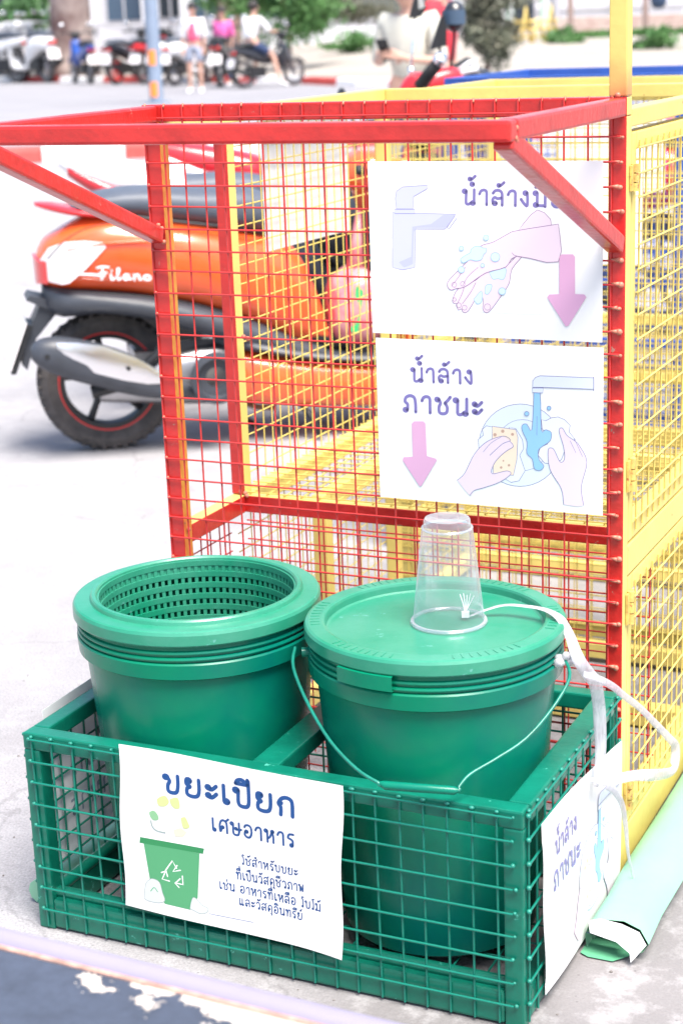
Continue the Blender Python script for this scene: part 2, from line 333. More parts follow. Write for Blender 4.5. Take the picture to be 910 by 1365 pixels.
# ------------------------------------------------------------------ helpers
def tag(o, label=None, cat=None, group=None, kind=None):
    if label: o['label'] = label
    if cat: o['category'] = cat
    if group: o['group'] = group
    if kind: o['kind'] = kind
    return o
def empty(name, loc=(0, 0, 0), rz=0, label=None, cat=None, group=None, kind=None):
    o = bpy.data.objects.new(name, None)
    o.empty_display_size = 0.1
    o.location = loc; o.rotation_euler = (0, 0, rz)
    COL.objects.link(o)
    return tag(o, label, cat, group, kind)
def root_loc(o):
    l = V((0, 0, 0))
    while o is not None:
        l += V(o.location); o = o.parent
    return l
class MB:
    def __init__(s): s.v = []; s.f = []; s.m = []
    def add(s, vs, fs, mi=0):
        b = len(s.v); s.v += [tuple(v) for v in vs]
        for f in fs:
            s.f.append(tuple(i+b for i in f)); s.m.append(mi)
    def box(s, c, d, rz=0, mi=0, tilt=None):
        cx, cy, cz = c; x, y, z = d[0]/2, d[1]/2, d[2]/2
        vs = [V((a*x, b*y, e*z)) for a in (-1, 1) for b in (-1, 1) for e in (-1, 1)]
        q = Matrix.Rotation(rz, 3, 'Z')
        if tilt: q = q @ Matrix.Rotation(tilt[1], 3, tilt[0])
        vs = [q @ v + V(c) for v in vs]
        s.add(vs, [(0, 1, 3, 2), (4, 6, 7, 5), (0, 4, 5, 1), (2, 3, 7, 6), (0, 2, 6, 4), (1, 5, 7, 3)], mi)
        return s
    def ring_loft(s, rings, closed=True, cap=True, mi=0):
        n = len(rings[0]); b = len(s.v)
        for r in rings: s.v += [tuple(p) for p in r]
        for i in range(len(rings)-1):
            for j in range(n if closed else n-1):
                k = (j+1) % n
                s.f.append((b+i*n+j, b+i*n+k, b+(i+1)*n+k, b+(i+1)*n+j)); s.m.append(mi)
        if cap and closed:
            s.f.append(tuple(b+j for j in range(n))[::-1]); s.m.append(mi)
            s.f.append(tuple(b+(len(rings)-1)*n+j for j in range(n))); s.m.append(mi)
        return s
    def tube(s, pts, r, n=8, mi=0, cap=True, squash=1.0):
        pts = [V(p) for p in pts]; rings = []
        up = None
        for i, p in enumerate(pts):
            t = (pts[min(i+1, len(pts)-1)] - pts[max(i-1, 0)]).normalized()
            if up is None:
                up = V((0, 0, 1)) if abs(t.z) < 0.9 else V((1, 0, 0))
            sd_ = t.cross(up).normalized(); up = sd_.cross(t).normalized()
            rr = r[i] if isinstance(r, (list, tuple)) else r
            rings.append([p + sd_*math.cos(a)*rr + up*math.sin(a)*rr*squash for a in [2*math.pi*j/n for j in range(n)]])
        return s.ring_loft(rings, True, cap, mi)
    def lathe(s, prof, c=(0, 0, 0), n=64, mi=0, a0=0, a1=None, axis=None):
        full = a1 is None
        a1 = a0+2*math.pi if full else a1
        k = n if full else n+1
        b = len(s.v)
        for (r, z) in prof:
            for j in range(k):
                a = a0+(a1-a0)*j/n
                p = V((r*math.cos(a), r*math.sin(a), z))
                if axis: p = axis @ p
                s.v.append(tuple(p+V(c)))
        for i in range(len(prof)-1):
            for j in range(n):
                q = (j+1) % k if full else j+1
                s.f.append((b+i*k+j, b+i*k+q, b+(i+1)*k+q, b+(i+1)*k+j)); s.m.append(mi)
        return s
    def ball(s, c, r, n=8, mi=0, sc=(1, 1, 1)):
        rings = []
        for i in range(1, n//2+2):
            th = math.pi*i/(n//2+2)
            rings.append([V(c)+V((r*math.sin(th)*math.cos(2*math.pi*j/n)*sc[0], r*math.sin(th)*math.sin(2*math.pi*j/n)*sc[1], r*math.cos(th)*sc[2])) for j in range(n)])
        return s.ring_loft(rings, True, True, mi)
    def build(s, name, mats, parent=None, smooth=False, world=True, bevel=0, auto=None, **tg):
        me = bpy.data.meshes.new(name)
        vs = s.v
        if parent is not None and world:
            l = root_loc(parent); vs = [(a-l.x, b-l.y, c-l.z) for a, b, c in vs]
        me.from_pydata(vs, [], s.f)
        mats = mats if isinstance(mats, (list, tuple)) else [mats]
        for m_ in mats: me.materials.append(m_)
        for p_, i in zip(me.polygons, s.m): p_.material_index = i
        bm = bmesh.new(); bm.from_mesh(me)
        bmesh.ops.recalc_face_normals(bm, faces=bm.faces)
        if bevel:
            bmesh.ops.bevel(bm, geom=[e for e in bm.edges], offset=bevel, segments=2, affect='EDGES', profile=0.6)
        bm.to_mesh(me); bm.free()
        if smooth:
            for p_ in me.polygons: p_.use_smooth = True
            if auto is not None: me.set_sharp_from_angle(angle=R(auto))
        o = bpy.data.objects.new(name, me)
        COL.objects.link(o)
        if parent is not None: o.parent = parent
        return tag(o, **tg)

def tubebar(name, p0, p1, w, mats, parent, rule=None, bevel=0.002, up=None, **tg):
    """square steel tube from p0 to p1 (centre line); rule(normal) -> material index"""
    p0, p1 = V(p0), V(p1)
    l = root_loc(parent) if parent is not None else V((0, 0, 0))
    t = (p1-p0).normalized()
    u = V(up) if up else (V((0, 0, 1)) if abs(t.z) < 0.9 else V((0, 1, 0)))
    sd_ = t.cross(u).normalized(); u = sd_.cross(t)
    w2 = w if isinstance(w, tuple) else (w, w)
    rings = [[p + sd_*a*w2[0]/2 + u*b*w2[1]/2 - l for a, b in ((-1, -1), (1, -1), (1, 1), (-1, 1))] for p in (p0, p1)]
    mb = MB(); mb.ring_loft(rings)
    o = mb.build(name, mats, parent, world=False, bevel=bevel, **tg)
    if rule:
        for p_ in o.data.polygons: p_.material_index = rule(p_.normal)
    return o

_cyl = {}
def unit_cyl(m, n=7):
    if m.name not in _cyl:
        mb = MB(); mb.ring_loft([[V((math.cos(2*math.pi*j/n), math.sin(2*math.pi*j/n), z)) for j in range(n)] for z in (0, 1)])
        o = mb.build('wire', m, smooth=True, auto=60); _cyl[m.name] = o.data
        bpy.data.objects.remove(o)
    return _cyl[m.name]
def wire(p0, p1, r, m, parent, name='wire'):
    p0, p1 = V(p0), V(p1)
    o = bpy.data.objects.new(name, unit_cyl(m))
    COL.objects.link(o); o.parent = parent
    d = p1-p0
    o.location = p0-root_loc(parent)
    o.rotation_mode = 'QUATERNION'
    o.rotation_quaternion = d.to_track_quat('Z', 'Y')
    o.scale = (r, r, d.length)
    return o
def mesh_panel(parent, m, r, u0, u1, v0, v1, step, P, off, parts=True, jit=0.0008, vstart=None, ustart=None, mb=None, flip=False):
    """woven-looking welded mesh: wires along v at every u step, wires along u at every v step; P(u,v,d)->point, d = offset from the plane"""
    us = []; u = u0 if ustart is None else ustart
    while u <= u1+1e-6: us.append(u); u += step
    vs = []; v = v0 if vstart is None else vstart
    while v <= v1+1e-6: vs.append(v); v += step
    rj = lambda: random.uniform(-jit, jit)
    for u in us:
        a, b = P(u+rj(), v0, 0), P(u+rj(), v1, 0)
        if parts: wire(a, b, r, m, parent)
        else: mb.tube([a, b], r, 5, cap=False)
    for v in vs:
        a, b = P(u0, v+rj(), off), P(u1, v+rj(), off)
        if parts: wire(a, b, r, m, parent)
        else: mb.tube([a, b], r, 5, cap=False)
    return us, vs

# ------------------------------------------------------------------ Thai / Latin monoline lettering
def C_(x, y, r): return ('c', x, y, r)
G = {
 'น': (.78, [C_(.12,.88,.1), [(.22,.88),(.20,.3),(.22,.05),(.36,.02),(.50,.12)], C_(.59,.1,.1), [(.66,.16),(.67,1)]]),
 'า': (.58, [[(.05,.72),(.14,.93),(.32,1),(.45,.88),(.46,.5),(.46,0)]]),
 'ล': (.76, [C_(.2,.12,.1), [(.1,.14),(.08,.38),(.2,.52),(.36,.45),(.6,.5)], [(.1,.8),(.22,.97),(.42,1),(.58,.88),(.62,.6),(.62,0)]]),
 'ง': (.60, [C_(.3,.87,.1), [(.4,.87),(.42,.5),(.4,.02),(.22,.18),(.06,.45)]]),
 'ม': (.82, [C_(.12,.88,.1), [(.22,.88),(.22,.2)], C_(.14,.1,.1), [(.22,.06),(.66,.06)], [(.66,0),(.66,1)]]),
 'อ': (.74, [C_(.24,.46,.09), [(.14,.45),(.1,.2),(.25,.02),(.48,.05),(.62,.4),(.58,.85),(.38,1),(.18,.95),(.1,.8)]]),
 'ภ': (.80, [C_(.14,.1,.09), [(.24,.12),(.25,.45),(.12,.62),(.18,.88),(.4,1),(.6,.88),(.66,.5),(.66,0)]]),
 'ช': (.80, [C_(.12,.86,.09), [(.2,.85),(.28,.65),(.2,.4),(.22,.08),(.4,0),(.58,.1),(.62,.4),(.52,.66)], [(.5,.66),(.62,.8),(.78,1.05)]]),
 'ข': (.76, [C_(.12,.86,.09), [(.2,.85),(.28,.65),(.2,.4),(.22,.08),(.4,0),(.58,.1),(.64,.5),(.64,1)]]),
 'ะ': (.56, [C_(.14,.72,.08), [(.14,.64),(.3,.62),(.5,.85)], C_(.14,.26,.08), [(.14,.18),(.3,.16),(.5,.4)]]),
 'ย': (.78, [C_(.2,.88,.1), [(.1,.86),(.12,.66),(.28,.55),(.14,.42),(.14,.1),(.35,0),(.58,.08),(.66,.4),(.66,1)]]),
 'เ': (.40, [[(.12,1),(.12,.12)], C_(.22,.1,.1)]),
 'แ': (.78, [[(.12,1),(.12,.12)], C_(.22,.1,.1), [(.48,1),(.48,.12)], C_(.58,.1,.1)]),
 'ป': (.78, [C_(.12,.88,.1), [(.22,.88),(.2,.3),(.26,.05),(.45,0),(.6,.08),(.66,.4),(.66,1.5)]]),
 'บ': (.78, [C_(.12,.88,.1), [(.22,.88),(.2,.3),(.26,.05),(.45,0),(.6,.08),(.66,.4),(.66,1)]]),
 'ก': (.76, [[(.16,0),(.17,.42),(.08,.62),(.2,.9),(.4,1),(.6,.9),(.65,.6),(.65,0)], [(.08,.64),(.2,.66)]]),
 'ศ': (.78, [C_(.32,.42,.08), [(.27,.36),(.14,.05),(.1,.5),(.2,.88),(.4,1),(.6,.85),(.65,.5),(.65,0)], [(.55,.92),(.78,1.15)]]),
 'ษ': (.84, [C_(.12,.88,.1), [(.22,.88),(.2,.3),(.26,.05),(.45,0),(.6,.08),(.66,.4),(.66,1)], C_(.42,.52,.07), [(.48,.48),(.66,.44),(.82,.52)]]),
 'ห': (.80, [C_(.12,.88,.1), [(.22,.88),(.22,0)], [(.22,.3),(.4,.42),(.55,.78)], C_(.6,.88,.09), [(.58,.78),(.66,.5),(.66,0)]]),
 'ร': (.60, [C_(.34,.1,.1), [(.43,.1),(.44,.45),(.3,.58),(.1,.68),(.2,.95),(.5,.98)]]),
 'ส': (.78, [C_(.2,.12,.1), [(.1,.14),(.08,.38),(.2,.52),(.36,.45),(.6,.5)], [(.1,.8),(.22,.97),(.42,1),(.58,.88),(.62,.6),(.62,0)], [(.56,.9),(.76,1.15)]]),
 'ท': (.80, [C_(.12,.88,.1), [(.22,.88),(.22,0)], [(.22,.4),(.38,.9),(.52,1),(.66,.85),(.66,0)]]),
 'ว': (.66, [[(.08,.8),(.22,.97),(.4,.98),(.52,.8),(.54,.15)], C_(.44,.1,.1)]),
 'ด': (.76, [C_(.3,.42,.08), [(.25,.36),(.16,.03),(.1,.5),(.2,.88),(.4,1),(.6,.85),(.64,.5),(.64,0)]]),
 'พ': (.84, [C_(.12,.88,.09), [(.2,.88),(.24,0),(.42,.7)], [(.42,.7),(.6,0),(.7,1)]]),
 'ใ': (.42, [C_(.2,.1,.09), [(.28,.12),(.28,1.0),(.12,1.2),(.18,1.45),(.34,1.4)]]),
 'ไ': (.42, [C_(.2,.1,.09), [(.28,.12),(.28,1.0),(.14,1.4),(.36,1.45)]]),
 ' ': (.45, []),
 'F': (.62, [[(.15,0),(.3,1.3)], [(-.1,1.25),(.3,1.42),(.75,1.35)], [(.05,.7),(.55,.75)]]),
 'i': (.34, [[(.1,.6),(.08,.1),(.22,0),(.34,.2)], [(.16,.95),(.18,1.0)]]),
 'l': (.34, [[(.05,.3),(.25,1.1),(.15,1.2),(.06,.3),(.15,0),(.34,.2)]]),
 'a': (.62, [[(.45,.5),(.2,.6),(.05,.25),(.2,0),(.42,.4)], [(.46,.58),(.42,.1),(.62,.15)]]),
 'n': (.62, [[(.05,.6),(.06,0)], [(.06,.3),(.25,.6),(.42,.5),(.42,.1),(.6,.1)]]),
 'o': (.56, [C_(.25,.3,.26)]),
}
MARK = {
 '้': [C_(.42,.02,.07), [(.48,-.02),(.58,.06),(.72,.22)]],
 '่': [[(.55,-.08),(.55,.16)]],
 'ี': [[(.12,-.04),(.2,.14),(.4,.2),(.62,-.02)], [(.12,-.04),(.62,-.04)], [(.63,-.04),(.63,.24)]],
 'ื': [[(.12,-.04),(.2,.14),(.4,.2),(.62,-.02)], [(.12,-.04),(.62,-.04)], [(.50,0),(.50,.24)], [(.64,-.04),(.64,.24)]],
 'ิ': [[(.12,-.04),(.2,.14),(.4,.2),(.62,-.02)], [(.12,-.04),(.62,-.04)]],
 'ั': [C_(.3,.05,.07), [(.3,-.03),(.48,-.02),(.66,.2)]],
 '็': [[(.2,0),(.3,.1),(.25,.18)], [(.3,.1),(.5,0),(.58,.1),(.45,.2),(.7,.26)]],
 '์': [C_(.5,.02,.06), [(.52,.08),(.66,.24)]],
 'N': [C_(.55,.05,.09)],
}
BELOW = {'ุ': [C_(.56,-.22,.05), [(.62,-.22),(.64,-.42)]]}
LEVEL1 = 'ีืิัN็'
def smooth_pts(pts, k=5):
    if len(pts) < 3: return pts
    out = []
    P = [pts[0]] + list(pts) + [pts[-1]]
    for i in range(1, len(P)-2):
        for j in range(k):
            t = j/k
            a = []
            for d in (0, 1):
                p0, p1, p2, p3 = P[i-1][d], P[i][d], P[i+1][d], P[i+2][d]
                a.append(0.5*((2*p1)+(-p0+p2)*t+(2*p0-5*p1+4*p2-p3)*t*t+(-p0+3*p1-3*p2+p3)*t**3))
            out.append(tuple(a))
    out.append(pts[-1])
    return out
def layout(text):
    """-> (strokes in units of x-height, total width)"""
    text = text.replace('ำ', 'Nา')
    # nikhahit before tone mark: put the circle under the tone
    x = 0; base = 0; level = 0; S = []
    chars = list(text)
    i = 0
    while i < len(chars):
        if i+1 < len(chars) and chars[i] in '้่' and chars[i+1] == 'N':
            chars[i], chars[i+1] = chars[i+1], chars[i]
        i += 1
    def put(strokes, dx, dy, sc=1.0):
        for s_ in strokes:
            if s_[0] == 'c':
                _, cx_, cy_, r_ = s_
                S.append([(dx+(cx_+r_*math.cos(a))*sc, dy+(cy_+r_*math.sin(a))*sc) for a in [2*math.pi*k/10 for k in range(11)]])
            else:
                S.append([(dx+a*sc, dy+b*sc) for a, b in smooth_pts(s_)])
    for ch in chars:
        if ch in MARK:
            h = 1.32+level
            if ch in LEVEL1: put(MARK[ch], base, h); level += .36
            else: put(MARK[ch], base, h+(.02 if level else 0)); level += .3
        elif ch in BELOW: put(BELOW[ch], base, 0)
        elif ch in G:
            w, st = G[ch]
            base = x; level = 0.0
            if ch == 'ป': level = 0.0
            put(st, x, 0); x += w+.14
    return S, x-.14
def ribbon2d(mb, pts, w, z, f, mi=0, closed=False):
    """flat stroke with round ends; f(u,v,z) -> point"""
    n = len(pts)
    if n < 2: return
    L_, R_ = [], []
    for i in range(n):
        a = pts[(i-1) % n] if closed else pts[max(i-1, 0)]
        b = pts[(i+1) % n] if closed else pts[min(i+1, n-1)]
        dx, dy = b[0]-a[0], b[1]-a[1]; l = math.hypot(dx, dy) or 1e-9
        nx, ny = -dy/l*w/2, dx/l*w/2
        L_.append(f(pts[i][0]+nx, pts[i][1]+ny, z)); R_.append(f(pts[i][0]-nx, pts[i][1]-ny, z))
    m = n if closed else n-1
    mb.add(L_+R_, [(i, (i+1) % n, n+(i+1) % n, n+i) for i in range(m)], mi)
    if not closed:
        for p in (pts[0], pts[-1]):
            mb.add([f(p[0]+w/2*math.cos(a), p[1]+w/2*math.sin(a), z) for a in [2*math.pi*k/10 for k in range(10)]], [tuple(range(10))], mi)
def draw_text(mb, text, p0, p1, top, w, z, f, mi=0):
    S, tot = layout(text)
    dx, dy = p1[0]-p0[0], p1[1]-p0[1]
    ln = math.hypot(dx, dy); ex, ey = dx/ln, dy/ln
    sx = ln/tot; sy = top[1]-p0[1]
    for s_ in S:
        ribbon2d(mb, [(p0[0]+a*sx*ex-b*sy*ey, p0[1]+a*sx*ey+b*sy*ex) for a, b in s_], w*sy, z, f, mi)
def fine_tris(vs, tris, lim=.016):
    """split long triangles so that a print follows the curve of its sheet"""
    vs = list(vs); out = []; mid = {}
    def m_(i, j):
        k = (min(i, j), max(i, j))
        if k not in mid: vs.append((vs[i]+vs[j])/2); mid[k] = len(vs)-1
        return mid[k]
    stack = list(tris)
    while stack:
        a, b, c = stack.pop()
        e = sorted((((vs[i]-vs[j]).length, i, j, k) for i, j, k in ((a, b, c), (b, c, a), (c, a, b))), reverse=True)[0]
        if e[0] > lim:
            q = m_(e[1], e[2]); stack += [(e[1], q, e[3]), (q, e[2], e[3])]
        else: out.append((a, b, c))
    return vs, out
def draw_art(parent, items, texts, f, fade=0.0, base=0.00015, s=1.0):
    """prints as thin layers over the sheet; coordinates in mm"""
    mb = MB(); mats = []; tm = MB(); tmats = []
    def idx(n, ms):
        m_ = ink(n, fade)
        if m_ not in ms: ms.append(m_)
        return ms.index(m_)
    z = base
    for fill, line, w, closed, pts in items:
        pts = [(a*s/1000, b*s/1000) for a, b in pts]
        if len(pts) > 2 and closed: pts = smooth_pts(pts+[pts[0]], 3)[:-1] if line in ('handline', 'foamline') or fill in ('skin', 'water', 'lime', 'leaf', 'bag') else pts
        elif not closed and line != 'whiteline': pts = smooth_pts(pts, 4)
        if fill:
            tri = tessellate_polygon([[V((a, b, 0)) for a, b in pts]])
            vs2, fs2 = fine_tris([V((a, b, 0)) for a, b in pts], [tuple(t) for t in tri])
            mb.add([f(a.x, a.y, z) for a in vs2], fs2, idx(fill, mats)); z += 0.00002
        if line:
            ribbon2d(mb, pts, w*s/1000, z, f, idx(line, mats), closed=bool(closed) and len(pts) > 2); z += 0.00002
    mb.build('printed_picture', mats, parent, world=False)
    for t, p0, p1, top, colr, w in texts:
        tm = MB(); tmats = []
        g = lambda q: (q[0]*s/1000, q[1]*s/1000)
        draw_text(tm, t, g(p0), g(p1), g(top), w, base+0.00005, f, idx(colr, tmats))
        tm.build('lettering', tmats, parent, world=False)
def sheet(parent, name, f, W, H, nu, nv, m, thick=0.0005, edge=None):
    mb = MB()
    a = []; b = []
    for j in range(nv+1):
        for i in range(nu+1):
            u, v = W*i/nu, H*j/nv
            if edge: u, v = edge(u, v)
            a.append(f(u, v, 0)); b.append(f(u, v, -thick))
    n = nu+1; N_ = len(a)
    F = []
    for j in range(nv):
        for i in range(nu):
            q = j*n+i; F.append((q, q+1, q+n+1, q+n)); F.append((N_+q, N_+q+n, N_+q+n+1, N_+q+1))
    for i in range(nu):
        F.append((i, N_+i, N_+i+1, i+1)); q = nv*n+i; F.append((q, q+1, N_+q+1, N_+q))
    for j in range(nv):
        q = j*n; F.append((q, q+n, N_+q+n, N_+q)); q = j*n+nu; F.append((q, N_+q, N_+q+n, q+n))
    mb.add(a+b, F)
    return mb.build(name, m, parent, smooth=True, auto=50, world=False)
